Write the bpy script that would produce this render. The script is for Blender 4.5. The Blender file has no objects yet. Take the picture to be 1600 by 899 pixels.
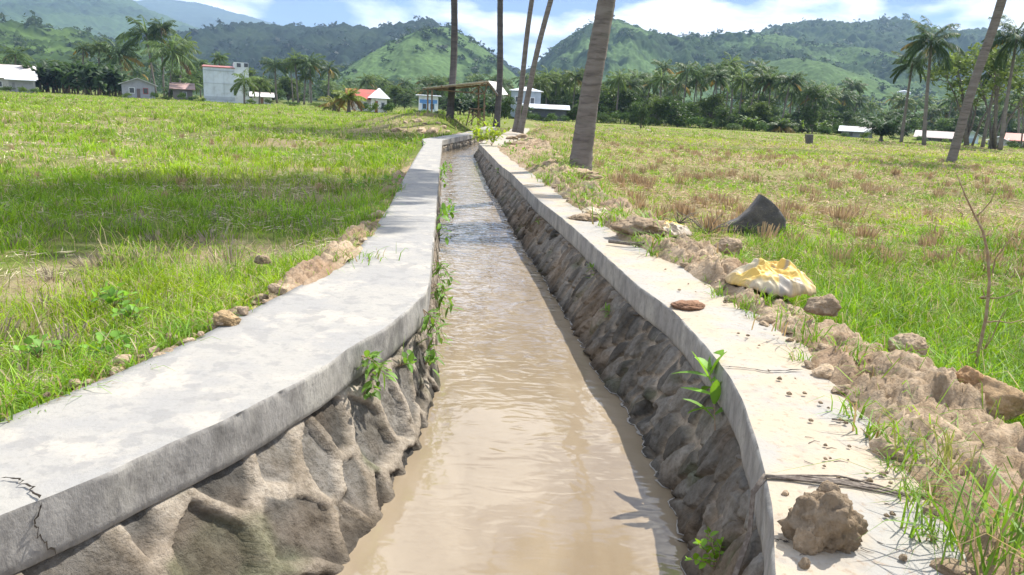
import bpy, math, random
import numpy as np
from mathutils import Matrix, Vector

# ------------------------------------------------------------------ camera, sky, sun
SC = bpy.context.scene
COL = SC.collection
F = 1155.0; H = 1.0
PITCH = math.radians(13.7); ROLL = math.radians(3.0)
FW = np.array([0, math.cos(PITCH), -math.sin(PITCH)])
RT0 = np.array([1., 0, 0]); UP0 = np.cross(RT0, FW)
RT = RT0*math.cos(ROLL) + UP0*math.sin(ROLL)
UP = -RT0*math.sin(ROLL) + UP0*math.cos(ROLL)
CAM = np.array([0, 0, H])

cd = bpy.data.cameras.new('camera'); cam = bpy.data.objects.new('camera', cd); COL.objects.link(cam)
m = Matrix.Identity(4)
for i in range(3):
    m[i][0] = RT[i]; m[i][1] = UP[i]; m[i][2] = -FW[i]; m[i][3] = CAM[i]
cam.matrix_world = m
cd.sensor_width = 36; cd.lens = F/1600*36; cd.clip_start = 0.05; cd.clip_end = 20000
SC.camera = cam

SUN_EL = math.radians(54); SUN_AZ = math.radians(47)      # azimuth to the right of the view direction
sd = bpy.data.lights.new('sun', 'SUN'); sd.energy = 5.0; sd.angle = math.radians(0.5); sd.color = (1, .955, .88)
so = bpy.data.objects.new('sun', sd); COL.objects.link(so)
S = Vector((math.sin(SUN_AZ)*math.cos(SUN_EL), math.cos(SUN_AZ)*math.cos(SUN_EL), math.sin(SUN_EL)))
so.rotation_euler = S.to_track_quat('Z', 'Y').to_euler()
SC.view_settings.view_transform = 'Standard'; SC.view_settings.look = 'None'
SC.view_settings.gamma = 1; SC.view_settings.use_curve_mapping = False
SC.view_settings.exposure = 0.86

w = bpy.data.worlds.new('World'); SC.world = w; w.use_nodes = True
nt = w.node_tree; N = nt.nodes; L = nt.links; N.clear()
def nn(t, **k):
    n = N.new(t)
    for a, b in k.items(): setattr(n, a, b)
    return n
out = nn('ShaderNodeOutputWorld'); bg = nn('ShaderNodeBackground'); bg.inputs[1].default_value = 0.066
sky = nn('ShaderNodeTexSky', sky_type='NISHITA', sun_disc=False)
sky.sun_elevation = SUN_EL; sky.sun_rotation = SUN_AZ; sky.air_density = 1.0; sky.dust_density = .3; sky.ozone_density = 2.5; sky.altitude = 0
tc = nn('ShaderNodeTexCoord'); mp = nn('ShaderNodeMapping'); mp.inputs['Scale'].default_value = (1.0, 1.0, 3.2)
L.new(tc.outputs['Generated'], mp.inputs[0])
n1 = nn('ShaderNodeTexNoise'); n1.inputs['Scale'].default_value = 4.3; n1.inputs['Detail'].default_value = 9; n1.inputs['Roughness'].default_value = .52
n1.inputs['Distortion'].default_value = .3
L.new(mp.outputs[0], n1.inputs['Vector'])
r1 = nn('ShaderNodeValToRGB'); r1.color_ramp.elements[0].position = .36; r1.color_ramp.elements[1].position = .50
L.new(n1.outputs['Fac'], r1.inputs[0])
n2 = nn('ShaderNodeTexNoise'); n2.inputs['Scale'].default_value = 3.1; n2.inputs['Detail'].default_value = 8
mp2 = nn('ShaderNodeMapping'); mp2.inputs['Location'].default_value = (3.3, 1.2, 5.1); mp2.inputs['Scale'].default_value = (1.3, 1.3, 4.2)
L.new(tc.outputs['Generated'], mp2.inputs[0]); L.new(mp2.outputs[0], n2.inputs['Vector'])
r2 = nn('ShaderNodeValToRGB'); r2.color_ramp.elements[0].position = .45; r2.color_ramp.elements[1].position = .53
r2.color_ramp.elements[0].color = (2.3, 3.6, 6.9, 1); r2.color_ramp.elements[1].color = (20, 20, 20, 1)
L.new(n2.outputs['Fac'], r2.inputs[0])
mx = nn('ShaderNodeMix', data_type='RGBA')
dk = nn('ShaderNodeMix', data_type='RGBA', blend_type='MULTIPLY'); dk.inputs[0].default_value = 1; dk.inputs[7].default_value = (.62, .72, .95, 1)
L.new(sky.outputs[0], dk.inputs[6]); L.new(r1.outputs[0], mx.inputs[0]); L.new(dk.outputs[2], mx.inputs[6]); L.new(r2.outputs[0], mx.inputs[7])
L.new(mx.outputs[2], bg.inputs[0]); L.new(bg.outputs[0], out.inputs[0])

SC.render.engine = 'CYCLES'
SC.cycles.max_bounces = 6; SC.cycles.transparent_max_bounces = 8; SC.cycles.volume_bounces = 0
SC.cycles.transmission_bounces = 4

# ------------------------------------------------------------------ maths helpers
def un(x, y, z):
    d = FW + RT*(x-800)/F - UP*(y-449.5)/F
    return CAM + d*((z-H)/d[2])
def yh(x): return 168.0 + 0.0524*(x-800)
def col(x, D, z=-.23):
    """point on the ground in picture column x at depth D"""
    y = yh(x) + (H-z)*F/D
    d = FW + RT*(x-800)/F - UP*(y-449.5)/F
    p = CAM + d*(D/d[1]); return np.array([p[0], D, z])
def ptat(x, y, D):
    """point seen at picture (x, y) standing at depth D"""
    d = FW + RT*(x-800)/F - UP*(y-449.5)/F
    return CAM + d*(D/d[1])
def depth_of(ybase, x, z=-.23): return (H-z)*F/max(3., ybase-yh(x))
def ss(a, b, t):
    t = np.clip((t-a)/(b-a), 0, 1); return t*t*(3-2*t)
def hsh(ix, iy, iz, seed):
    with np.errstate(over='ignore'):
        h = (ix.astype(np.int64)*374761393 + iy.astype(np.int64)*668265263 + iz.astype(np.int64)*2147483647 + seed*1274126177) & 0xffffffff
        h = ((h ^ (h >> 13))*1274126177) & 0xffffffff
        h = ((h ^ (h >> 16))*2246822519) & 0xffffffff
        h = h ^ (h >> 13)
    return (h & 0xffffff)/float(0x1000000)
def vn(x, y, z=None, seed=0):
    x = np.asarray(x, float); y = np.asarray(y, float)
    z = np.zeros_like(x) if z is None else np.asarray(z, float)
    ix, iy, iz = np.floor(x), np.floor(y), np.floor(z)
    fx, fy, fz = x-ix, y-iy, z-iz
    fx, fy, fz = [f*f*(3-2*f) for f in (fx, fy, fz)]
    r = 0
    for a in (0, 1):
        wa = fx if a else 1-fx
        for b in (0, 1):
            wb = fy if b else 1-fy
            for c in (0, 1):
                wc = fz if c else 1-fz
                r = r + wa*wb*wc*hsh(ix+a, iy+b, iz+c, seed)
    return r*2-1
def fbm(x, y, z=None, o=4, seed=0, g=.5):
    r = 0; a = 1; s = 0
    for i in range(o):
        k = 2.03**i
        r = r + a*vn(x*k, y*k, None if z is None else z*k, seed+i*17); s += a; a *= g
    return r/s
def worley(x, y, seed=0):
    ix, iy = np.floor(x), np.floor(y); z0 = np.zeros_like(ix)
    f1 = np.full(x.shape, 9.); f2 = f1.copy(); idd = np.zeros(x.shape); dx = idd.copy(); dy = idd.copy()
    for a in (-1, 0, 1):
        for b in (-1, 0, 1):
            cx = ix+a; cy = iy+b
            px = cx+.1+.8*hsh(cx, cy, z0, seed); py = cy+.1+.8*hsh(cx, cy, z0, seed+5)
            ex = x-px; ey = y-py; d = np.sqrt(ex*ex+ey*ey)
            near = d < f1
            f2 = np.where(near, f1, np.minimum(f2, d)); f1 = np.where(near, d, f1)
            idd = np.where(near, hsh(cx, cy, z0, seed+9), idd); dx = np.where(near, ex, dx); dy = np.where(near, ey, dy)
    return f1, f2, idd, dx, dy

# ------------------------------------------------------------------ object helpers
def tag(o, label=None, cat=None, group=None, kind=None):
    if label: o['label'] = label
    if cat: o['category'] = cat
    if group: o['group'] = group
    if kind: o['kind'] = kind
    return o
def link(o, parent=None):
    COL.objects.link(o)
    if parent is not None: o.parent = parent
    return o
def empty(name, loc=(0, 0, 0), rz=0, sc=1):
    o = bpy.data.objects.new(name, None); o.location = loc; o.rotation_euler = (0, 0, rz); o.scale = (sc, sc, sc)
    o.empty_display_size = .2
    return link(o)
def rawmesh(name, V, T, mat=None, C=None, smooth=True, quads=False):
    """fast mesh: V (n,3), T (m,3|4) indices, C (n,3) colour"""
    V = np.ascontiguousarray(V, np.float32); T = np.ascontiguousarray(T, np.int32); k = T.shape[1]
    me = bpy.data.meshes.new(name)
    me.vertices.add(len(V)); me.vertices.foreach_set('co', V.ravel())
    me.loops.add(T.size); me.loops.foreach_set('vertex_index', T.ravel())
    me.polygons.add(len(T)); me.polygons.foreach_set('loop_start', np.arange(0, T.size, k, dtype=np.int32))
    me.update(calc_edges=True)
    me.polygons.foreach_set('use_smooth', np.full(len(T), smooth, bool))
    if C is not None:
        a = me.color_attributes.new('Col', 'FLOAT_COLOR', 'POINT')
        c4 = np.ones((len(V), 4), np.float32); c4[:, :3] = C; a.data.foreach_set('color', c4.ravel())
    if mat: me.materials.append(mat)
    me.validate(clean_customdata=False) if False else None
    return me
def obj(name, me, parent=None, loc=None):
    o = bpy.data.objects.new(name, me)
    if loc is not None: o.location = loc
    return link(o, parent)
def gridmesh(name, P, mat, C=None, smooth=True, flip=False):
    """P (rows, cols, 3)"""
    r, c = P.shape[:2]
    i = (np.arange(r-1)[:, None]*c + np.arange(c-1)[None]).ravel()
    T = np.stack([i, i+1, i+c+1, i+c], 1)
    if flip: T = T[:, ::-1]
    return rawmesh(name, P.reshape(-1, 3), T, mat, None if C is None else C.reshape(-1, 3), smooth)

class MB:
    def __init__(s): s.v = []; s.f = []; s.c = []; s.n = 0
    def add(s, V, Fs, c=(1, 1, 1)):
        V = np.asarray(V, float)
        s.v.append(V); s.f += [tuple(int(i)+s.n for i in f) for f in Fs]
        c = np.asarray(c, float)
        s.c.append(np.broadcast_to(c, (len(V), 3)) if c.ndim == 1 else c); s.n += len(V)
    def box(s, c, d, rz=0, col=(1, 1, 1), rx=0):
        x, y, z = [q/2 for q in d]
        V = np.array([(a*x, b*y, e*z) for a in (-1, 1) for b in (-1, 1) for e in (-1, 1)])
        if rx: V = V @ np.array(Matrix.Rotation(rx, 3, 'X')).T
        if rz: V = V @ np.array(Matrix.Rotation(rz, 3, 'Z')).T
        s.add(V+np.array(c), [(0, 1, 3, 2), (4, 6, 7, 5), (0, 4, 5, 1), (2, 3, 7, 6), (0, 2, 6, 4), (1, 5, 7, 3)], col)
    def tube(s, pts, rad, n=8, col=(1, 1, 1), cap=True, ring=None):
        pts = np.asarray(pts, float); rad = np.broadcast_to(np.asarray(rad, float), (len(pts),))
        V = []; 
        t = np.gradient(pts, axis=0); t /= (np.linalg.norm(t, axis=1, keepdims=True)+1e-9)
        ref = np.array([0, 0, 1.]) if abs(t[0][2]) < .9 else np.array([1., 0, 0])
        u = np.cross(ref, t[0]); u /= np.linalg.norm(u)
        for i in range(len(pts)):
            u = u - t[i]*(u@t[i]); u /= np.linalg.norm(u)+1e-9; w_ = np.cross(t[i], u)
            for k in range(n):
                a = 2*math.pi*k/n; rr = rad[i]*(1 if ring is None else ring(i, k))
                V.append(pts[i]+rr*(math.cos(a)*u+math.sin(a)*w_))
        Fs = [(i*n+k, i*n+(k+1) % n, (i+1)*n+(k+1) % n, (i+1)*n+k) for i in range(len(pts)-1) for k in range(n)]
        if cap: Fs += [tuple(range(n))[::-1], tuple((len(pts)-1)*n+k for k in range(n))]
        s.add(V, Fs, col)
    def mesh(s, name, mat, smooth=False):
        me = bpy.data.meshes.new(name)
        V = np.concatenate(s.v); me.from_pydata(V.tolist(), [], s.f); me.update()
        me.polygons.foreach_set('use_smooth', np.full(len(me.polygons), smooth, bool))
        a = me.color_attributes.new('Col', 'FLOAT_COLOR', 'POINT'); c4 = np.ones((len(V), 4), np.float32); c4[:, :3] = np.concatenate(s.c)
        a.data.foreach_set('color', c4.ravel())
        me.materials.append(mat); return me
    def build(s, name, mat, parent=None, smooth=False): return obj(name, s.mesh(name, mat, smooth), parent)

# ------------------------------------------------------------------ materials
def mat(name, base=(.5, .5, .5), rough=.8, noise=None, bump=None, attr=False, trans=0, metal=0, spec=.3, coords='Object', vscale=(1, 1, 1)):
    """noise: list of (scale, detail, lo, hi, colour, amount) layered on base; bump: list of (scale, detail, strength, distance)"""
    M = bpy.data.materials.new(name); M.use_nodes = True; t = M.node_tree; n = t.nodes; l = t.links; n.clear()
    o = n.new('ShaderNodeOutputMaterial'); p = n.new('ShaderNodeBsdfPrincipled')
    p.inputs['Roughness'].default_value = rough; p.inputs['Metallic'].default_value = metal; p.inputs['Specular IOR Level'].default_value = spec
    c = n.new('ShaderNodeTexCoord'); mpg = n.new('ShaderNodeMapping'); mpg.inputs['Scale'].default_value = vscale
    l.new(c.outputs[coords], mpg.inputs[0])
    if attr:
        a = n.new('ShaderNodeAttribute'); a.attribute_name = 'Col'
        mm = n.new('ShaderNodeMix'); mm.data_type = 'RGBA'; mm.blend_type = 'MULTIPLY'; mm.inputs[0].default_value = 1
        mm.inputs[6].default_value = (*base, 1); l.new(a.outputs['Color'], mm.inputs[7]); cur = mm.outputs[2]
    else:
        rgb = n.new('ShaderNodeRGB'); rgb.outputs[0].default_value = (*base, 1); cur = rgb.outputs[0]
    for (sc, det, lo, hi, cc, amt) in (noise or []):
        tx = n.new('ShaderNodeTexNoise'); tx.inputs['Scale'].default_value = sc; tx.inputs['Detail'].default_value = det; tx.inputs['Roughness'].default_value = .6
        l.new(mpg.outputs[0], tx.inputs['Vector'])
        mr = n.new('ShaderNodeMapRange'); mr.inputs[1].default_value = lo; mr.inputs[2].default_value = hi; mr.inputs[4].default_value = amt; mr.interpolation_type = 'SMOOTHSTEP'
        l.new(tx.outputs['Fac'], mr.inputs[0])
        mm = n.new('ShaderNodeMix'); mm.data_type = 'RGBA'; mm.blend_type = 'MULTIPLY' if len(cc) == 4 else 'MIX'
        l.new(mr.outputs[0], mm.inputs[0]); l.new(cur, mm.inputs[6]); mm.inputs[7].default_value = (*cc[:3], 1); cur = mm.outputs[2]
    l.new(cur, p.inputs['Base Color'])
    nrm = None
    for (sc, det, st, dist) in (bump or []):
        tx = n.new('ShaderNodeTexNoise'); tx.inputs['Scale'].default_value = sc; tx.inputs['Detail'].default_value = det; tx.inputs['Roughness'].default_value = .65
        l.new(mpg.outputs[0], tx.inputs['Vector'])
        b = n.new('ShaderNodeBump'); b.inputs['Strength'].default_value = st; b.inputs['Distance'].default_value = dist
        l.new(tx.outputs['Fac'], b.inputs['Height'])
        if nrm: l.new(nrm, b.inputs['Normal'])
        nrm = b.outputs[0]
    if nrm: l.new(nrm, p.inputs['Normal'])
    if trans:
        tr = n.new('ShaderNodeBsdfTranslucent'); hs = n.new('ShaderNodeHueSaturation'); hs.inputs['Saturation'].default_value = 1.1; hs.inputs['Value'].default_value = 1.35; hs.inputs['Hue'].default_value = .485
        l.new(cur, hs.inputs['Color']); l.new(hs.outputs[0], tr.inputs[0])
        ms = n.new('ShaderNodeMixShader'); ms.inputs[0].default_value = trans
        l.new(p.outputs[0], ms.inputs[1]); l.new(tr.outputs[0], ms.inputs[2]); l.new(ms.outputs[0], o.inputs[0])
    else: l.new(p.outputs[0], o.inputs[0])
    return M

M_leaf = mat('leaf', (1, 1, 1), .55, attr=True, trans=.42, spec=.35)
M_palm = mat('palm_leaf', (1, 1, 1), .42, attr=True, trans=.3, spec=.5)
M_straw = mat('straw', (1, 1, 1), .8, attr=True, trans=.15)
M_hill = mat('hill_cover', (1, 1, 1), .95, attr=True, spec=.05, noise=[(.5, 4, .35, .7, (.55, .62, .5, 1), .5)])
M_soil = mat('soil', (1, 1, 1), .95, attr=True, spec=.05, noise=[(9, 6, .35, .7, (.66, .6, .52, 1), .7), (60, 4, .4, .65, (.75, .72, .68, 1), .6)], bump=[(30, 8, .9, .02), (160, 4, .6, .004)])
M_ground = mat('field_soil', (1, 1, 1), .95, attr=True, spec=.05, noise=[(7, 8, .35, .65, (.6, .6, .55, 1), .8), (50, 5, .4, .62, (.62, .6, .55, 1), .7)], bump=[(40, 8, .8, .02)])
M_conc = mat('concrete_top', (.32, .305, .275), .85, spec=.15, noise=[
    (1.9, 9, .42, .56, (.28, .272, .258), .85), (3.4, 9, .5, .62, (.39, .36, .31), .8), (8, 10, .52, .6, (.23, .224, .215), .6),
    (40, 7, .5, .7, (.24, .23, .21), .5)], bump=[(7, 9, .45, .02), (90, 6, .35, .004)])
M_conc2 = mat('dusty_concrete_top', (.35, .33, .295), .88, spec=.1, noise=[
    (1.6, 8, .42, .6, (.31, .30, .28), .7), (2.3, 10, .42, .58, (.42, .345, .25), .85), (8, 9, .55, .68, (.27, .25, .22), .5),
    (34, 8, .55, .68, (.27, .20, .14), .6)], bump=[(7, 9, .4, .02), (70, 8, .5, .006)])
M_side = mat('concrete_side', (.29, .275, .25), .9, spec=.15, vscale=(1, 1, .55), noise=[
    (14, 8, .42, .62, (.17, .16, .145), .6), (5, 6, .45, .66, (.40, .38, .33), .7), (3, 7, .55, .68, (.11, .105, .095), .6), (60, 5, .5, .7, (.16, .15, .14), .5)], bump=[(9, 9, .5, .02), (60, 7, .6, .006)])
M_stone = mat('masonry', (1, 1, 1), .88, attr=True, spec=.25, noise=[(5, 8, .4, .68, (.5, .46, .4, 1), .75), (45, 6, .4, .65, (.62, .6, .56, 1), .7)], bump=[(22, 9, .8, .03), (140, 5, .8, .006)])
M_dark = mat('crack_dark', (.035, .03, .025), 1, spec=0)
M_bark = mat('palm_bark', (.155, .135, .12), .92, spec=.1, vscale=(.5, .5, 3.2), noise=[(3, 7, .4, .62, (.22, .195, .175), .7), (7, 8, .5, .66, (.08, .07, .062), .6), (1.1, 3, .55, .7, (.15, .16, .13), .6)], bump=[(7, 8, .7, .03), (40, 5, .6, .01)])
M_bark2 = mat('dark_palm_bark', (.075, .07, .072), .92, spec=.1, vscale=(.5, .5, 3.2), noise=[(3, 7, .4, .62, (.12, .11, .105), .7)], bump=[(7, 8, .7, .03)])
M_wood = mat('weathered_wood', (.25, .175, .115), .85, noise=[(12, 5, .4, .7, (.09, .06, .04), .8)], bump=[(40, 5, .5, .01)])
M_twig = mat('twig', (.26, .17, .10), .85, noise=[(30, 4, .4, .7, (.4, .33, .25), .6)], bump=[(80, 4, .4, .003)])
M_wall = mat('painted_wall', (1, 1, 1), .8, attr=True, noise=[(.6, 7, .42, .62, (.78, .78, .76, 1), .6), (2.5, 8, .5, .7, (.74, .71, .66, 1), .5)])
M_roof = mat('sheet_roof', (1, 1, 1), .55, attr=True, spec=.4, noise=[(.35, 8, .50, .64, (.22, .12, .08), .55), (1.5, 6, .5, .7, (.7, .66, .6, 1), .6)])
M_glass = mat('window_pane', (.05, .06, .075), .12, spec=.6)
M_steel = mat('pylon_steel', (.62, .65, .68), .45, metal=.3)

# ------------------------------------------------------------------ canal plan (metres; H = 1 above the coping)
Lin = [(0, 807), (65, 780), (150, 750), (250, 700), (350, 660), (400, 632), (500, 580), (550, 542), (600, 515), (650, 475), (670, 453), (674, 420), (677, 380), (681, 340), (684, 300), (687, 260), (690, 235), (691, 219), (738, 210), (775, 199)]
Lout = [(0, 655), (90, 622), (200, 575), (300, 532), (350, 505), (420, 470), (480, 440), (530, 412), (560, 390), (590, 350), (610, 320), (630, 280), (650, 245), (662, 226)]
Rin = [(1207, 899), (1205, 800), (1195, 750), (1180, 690), (1160, 630), (1140, 590), (1120, 565), (1100, 540), (1070, 505), (1045, 480), (1000, 450), (942, 397), (889, 350), (836, 308), (800, 272), (780, 257), (747, 223)]
Rdirt = [(1480, 899), (1440, 800), (1370, 700), (1300, 620), (1240, 540), (1150, 480), (1060, 420), (960, 370), (900, 330), (870, 300), (820, 262), (770, 228)]
YS = np.arange(-3, 45, .02)
def curve(px, pre, post, sm):
    p = [tuple(un(x, y, 0)[:2]) for x, y in px]; p = sorted(pre + p + post, key=lambda q: q[1])
    a = np.array(p); x = np.interp(YS, a[:, 1], a[:, 0])
    def smooth(x, wd):
        k = int(wd/.02)|1; ker = np.hanning(k+2)[1:-1]; ker /= ker.sum()
        return np.convolve(np.pad(x, k//2, mode='edge'), ker, 'valid')
    a1 = smooth(x, sm); a2 = smooth(x, 1.3)
    t = ss(6, 11, YS); return a1*(1-t)+a2*t
xl_ = curve(Lin, [(-2.4, -3.), (-1.55, .8)], [(-1.0, 45.)], .3)
xlo_ = curve(Lout, [(-3.2, -3.), (-2.0, .9)], [(-2.75, 21.2), (-2.1, 27.), (-1.5, 45.)], .4)
xr_ = curve(Rin, [(.05, -3.), (.48, .8), (.56, 1.2)], [(-.72, 27.), (-.1, 45.)], .3)
xd_ = curve(Rdirt, [(.6, -3.), (.98, 1.1)], [(-.1, 27.), (.6, 45.)], .4)
xL = lambda y: np.interp(y, YS, xl_); xLo = lambda y: np.minimum(np.interp(y, YS, xlo_), xL(y)-.3)
xR = lambda y: np.interp(y, YS, xr_); xD = lambda y: np.maximum(np.interp(y, YS, xd_), xR(y)+.3)
xRo = lambda y: xD(y)+.14
def zw(y): return -.56 + .21*np.clip((y-3)/18, 0, 1)            # the water runs towards the camera

def gz(x, y, carve=True):
    x = np.asarray(x, float); y = np.asarray(y, float)
    dl = xLo(y)-x; dr = x-xRo(y)
    inside = (dl < 0) & (dr < 0)
    z = -.21 + .03*fbm(x*.8, y*.8, seed=3) + .015*fbm(x*4, y*4, seed=4)
    far = ss(20, 60, np.hypot(x, y)); z = z - .02*far + .05*far*fbm(x*.06, y*.12, seed=8)
    # small bunds between the plots
    for by, wv in ((30., 1.), (48., 2.), (75., 3.), (20., 4.)):
        yb = by + wv*.8*np.sin(x*.12+wv) + .06*x
        z = z + .12*np.exp(-((y-yb)/.45)**2)*(np.abs(x) > 3)
    # ground rises to the canal lining
    z = z + .16*np.exp(-np.clip(dl, 0, 9)**2/.18)*(dl > 0) + .13*np.exp(-np.clip(dr, 0, 9)**2/.35)*(dr > 0)
    # earth bank where the hut and the palms stand
    bx = x+1.3; by = y-32.5
    away = ss(.0, 1.1, np.maximum(dl, dr))
    z = z + .60*np.exp(-(bx/4.6)**4-(by/5.5)**4)*(y > 18)*away + .35*np.exp(-((x-.9)/1.0)**2-((y-19.5)/4.5)**2)*away
    z = z + .25*np.exp(-((x+5.2)/2.4)**2-((y-31)/2.2)**2)
    if carve:
        z = np.where(inside, -.02, z)
        z = np.where((x > xL(y)-.14) & (x < xR(y)+.14) & (y < 40), -1.15, z)
        z = np.where(inside & (z > -.1), -.1, z)
    return z

# ------------------------------------------------------------------ ground
def axis(parts):
    a = []
    for lo, hi, st in parts: a.append(np.arange(lo, hi, st))
    return np.concatenate(a)
gx = axis([(-6000, -1200, 600), (-1200, -200, 100), (-200, -40, 8), (-40, -12, 1), (-12, -3.2, .16), (-3.2, 3.2, .055), (3.2, 12, .16), (12, 40, 1), (40, 200, 8), (200, 1200, 100), (1200, 6001, 600)])
gy = axis([(-300, -20, 40), (-20, -3, 1.5), (-3, 10, .075), (10, 45, .16), (45, 80, .5), (80, 200, 3), (200, 1000, 60), (1000, 7001, 600)])
GX, GY = np.meshgrid(gx, gy)
GZ = gz(GX, GY)
far = np.hypot(GX, GY)
GZ = np.where(far > 260, -.25, GZ)
a = fbm(GX*.5, GY*.7, seed=21, o=5)[..., None]; b = fbm(GX*.06, GY*.2, seed=22, o=4)[..., None]; c3 = fbm(GX*2.5, GY*2.5, seed=23)[..., None]
gc = np.array([.15, .19, .045])*np.ones(GX.shape+(3,))
q = ss(-.1, .35, a+.3*c3)*(1-.7*((GX > 0)*(1-ss(5.5, 8, GY)))[..., None]); gc = gc*(1-q) + np.array([.33, .27, .165])*q
t = ss(-.25, .25, b+.5*a)*(GX[..., None] > 0)*ss(5.5, 8.5, GY)[..., None]; gc = gc*(1-.6*t) + np.array([.40, .31, .19])*.6*t
t = ss(10, 60, far)[..., None]*.55; gc = gc*(1-t) + np.array([.20, .25, .06])*t
t = ss(120, 260, far)[..., None]; gc = gc*(1-t)+np.array([.05, .085, .03])*t
t = (np.exp(-np.clip(xLo(GY)-GX, 0, 9)**2/.04)*(GX < xL(GY)) + np.exp(-np.clip(GX-xRo(GY), 0, 9)**2/.06)*(GX > xR(GY)))[..., None]*(far < 13)[..., None]
gc = gc*(1-t)+np.array([.40, .30, .205])*t
o = obj('ground', gridmesh('ground', np.stack([GX, GY, GZ], -1), M_ground, gc)); tag(o, kind='structure')

# ------------------------------------------------------------------ canal lining
ys_c = axis([(-1.5, 6, .014), (6, 14, .04), (14, 38, .12)])
def coping(side):
    y = ys_c[:, None]; n = 14
    xi = xL(ys_c)[:, None] if side < 0 else xR(ys_c)[:, None]; xo = xLo(ys_c)[:, None] if side < 0 else xRo(ys_c)[:, None]
    sgn = -1 if side < 0 else 1
    chip = .006*fbm(ys_c*9, ys_c*0+side*3, seed=31)[:, None] - .028*ss(.45, .75, fbm(ys_c*5.5, ys_c*0, seed=33+sgn)[:, None])
    top = np.linspace(0, 1, n)[None]
    tx = xo + (xi-sgn*-.018 - xo)*top if False else xo + (xi+sgn*.006-xo)*top
    tz = .0 + .007*fbm(tx*3, y+0*tx, seed=35) + .003*fbm(tx*14, 14*y+0*tx, seed=36) + 0*tx
    P = [np.stack([xo[:, 0], ys_c, np.full(len(ys_c), -.17)], -1)]
    for k in range(n): P.append(np.stack([tx[:, k], ys_c, tz[:, k]], -1))
    M1 = np.stack(P, 1)
    fz = np.array([-.005, -.014, -.035, -.06, -.085, -.11, -.135, -.158, -.165])
    fo = np.array([.0012, 0, 0, 0, 0, 0, 0, .002, .01])
    P2 = [M1[:, -1]]
    for k in range(len(fz)):
        zz = np.full(len(ys_c), fz[k]); d = .005*fbm(ys_c*6, zz*10, seed=38)+.0025*fbm(ys_c*30, zz*30, seed=39)
        cc = chip[:, 0]*(1 if k < 2 else .45 if k < 3 else 0)
        if k > 6: zz = zz + .008*fbm(ys_c*4, ys_c*0, seed=41)
        P2.append(np.stack([xi[:, 0]+sgn*(fo[k]-cc+d), ys_c, zz], -1))
    P2.append(np.stack([xi[:, 0]+sgn*.09, ys_c, np.full(len(ys_c), -.166)], -1))
    return M1, np.stack(P2, 1)
def batter(side, Y):
    return np.interp(Y, [2.2, 2.9, 3.57, 4.5], [.85, .62, .34, .18]) if side < 0 else np.interp(Y, [2.2, 3.6], [.38, .58])
def wallX(side, Y, Z):
    sgn = -1 if side < 0 else 1
    xi = xL(Y) if side < 0 else xR(Y)
    dpt = -Z-.15
    wy = Y+.045*fbm(Y*5, Z*5, seed=50) + (.10*Z if side > 0 else -.12*Z); wz = Z+.05*fbm(Y*5, Z*5, seed=51)
    cs = (.23, .25) if side < 0 else (.115, .18)
    f1, f2, idd, dx, dy = worley(wy/cs[0], wz/cs[1], seed=60+sgn)
    e = f2-f1
    stone = ss(.14, .21, e+.05*fbm(Y*16, Z*16, seed=48)) if side < 0 else ss(.08, .16, e+.03*fbm(Y*16, Z*16, seed=48))
    i2 = (idd*7.31) % 1; i3 = (idd*13.7) % 1
    rough = .012*fbm(Y*20, Z*20, seed=52) + .008*(.5-np.abs(fbm(Y*45, Z*45, seed=56)))
    if side < 0:
        sh = -.034+.022*idd + dx*(i2-.5)*.05 + dy*(i3-.3)*.05 + rough*1.3
        mo = .010*np.clip(1-e/.2, 0, 1)**.5 + .018*fbm(Y*3.5, Z*2.5, seed=53) + .004*fbm(Y*18, Z*18, seed=47) + .0025*fbm(Y*60, Z*60, seed=54)
    else:
        sh = -.012+.03*idd + .022*np.sqrt(np.clip(1-(f1/.75)**2, 0, 1)) + dx*(i2-.5)*.04 + dy*(i3-.5)*.03 + rough
        mo = -.006 + .022*fbm(Y*3, Z*2.4, seed=53) + .003*fbm(Y*40, Z*40, seed=54)
    disp = mo*(1-stone)+sh*stone
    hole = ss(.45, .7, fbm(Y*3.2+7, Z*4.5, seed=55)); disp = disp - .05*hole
    disp = disp*(1-.45*ss(3.1, 3.6, Y)*(side < 0))
    X = xi + sgn*.028 - sgn*(batter(side, Y)*dpt + disp)
    return np.where(Z > -.17, xi+sgn*.04, X), stone, i2, hole, e
def masonry(side):
    ys = axis([(-1.2, .8, .05), (.8, 4.2, .009), (4.2, 9, .018), (9, 16, .045), (16, 36, .12)])
    zs = np.arange(-.15, -1.05, -.0105)
    Y, Z = np.meshgrid(ys, zs, indexing='ij')
    X, stone, i2, hole, e = wallX(side, Y, Z)
    mc = np.array([.40, .345, .275]) if side < 0 else np.array([.40, .335, .26])
    C = mc[None, None]*(1-stone[..., None]) + stone[..., None]*((.09+.17*i2[..., None]) if side < 0 else (.10+.20*i2[..., None]))*np.array([1, .92, .80])
    ru = (ss(.0, .4, fbm(Y*2.2, Z*3, seed=57))*(.5 if side > 0 else .25))[..., None]; C = C*(1-ru)+np.array([.22, .145, .08])*ru
    ms = (ss(.25, .55, fbm(Y*4, Z*5+9, seed=58))*ss(-.5, .1, -e+.1)*.6)[..., None]; C = C*(1-ms)+np.array([.06, .085, .025])*ms
    wet = (ss(.09, .0, Z-zw(Y)-.03*fbm(Y*6, Z*0, seed=59))*.75)[..., None]; C = C*(1-wet)+C*.3*wet
    st = ss(.1, .5, fbm(Y*7, Z*1.2, seed=49))[..., None]*.45; C = C*(1-st)
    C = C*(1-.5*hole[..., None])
    return gridmesh('masonry', np.stack([X, Y, Z], -1), M_stone, C, flip=side > 0)
WALLS = {}
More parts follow.
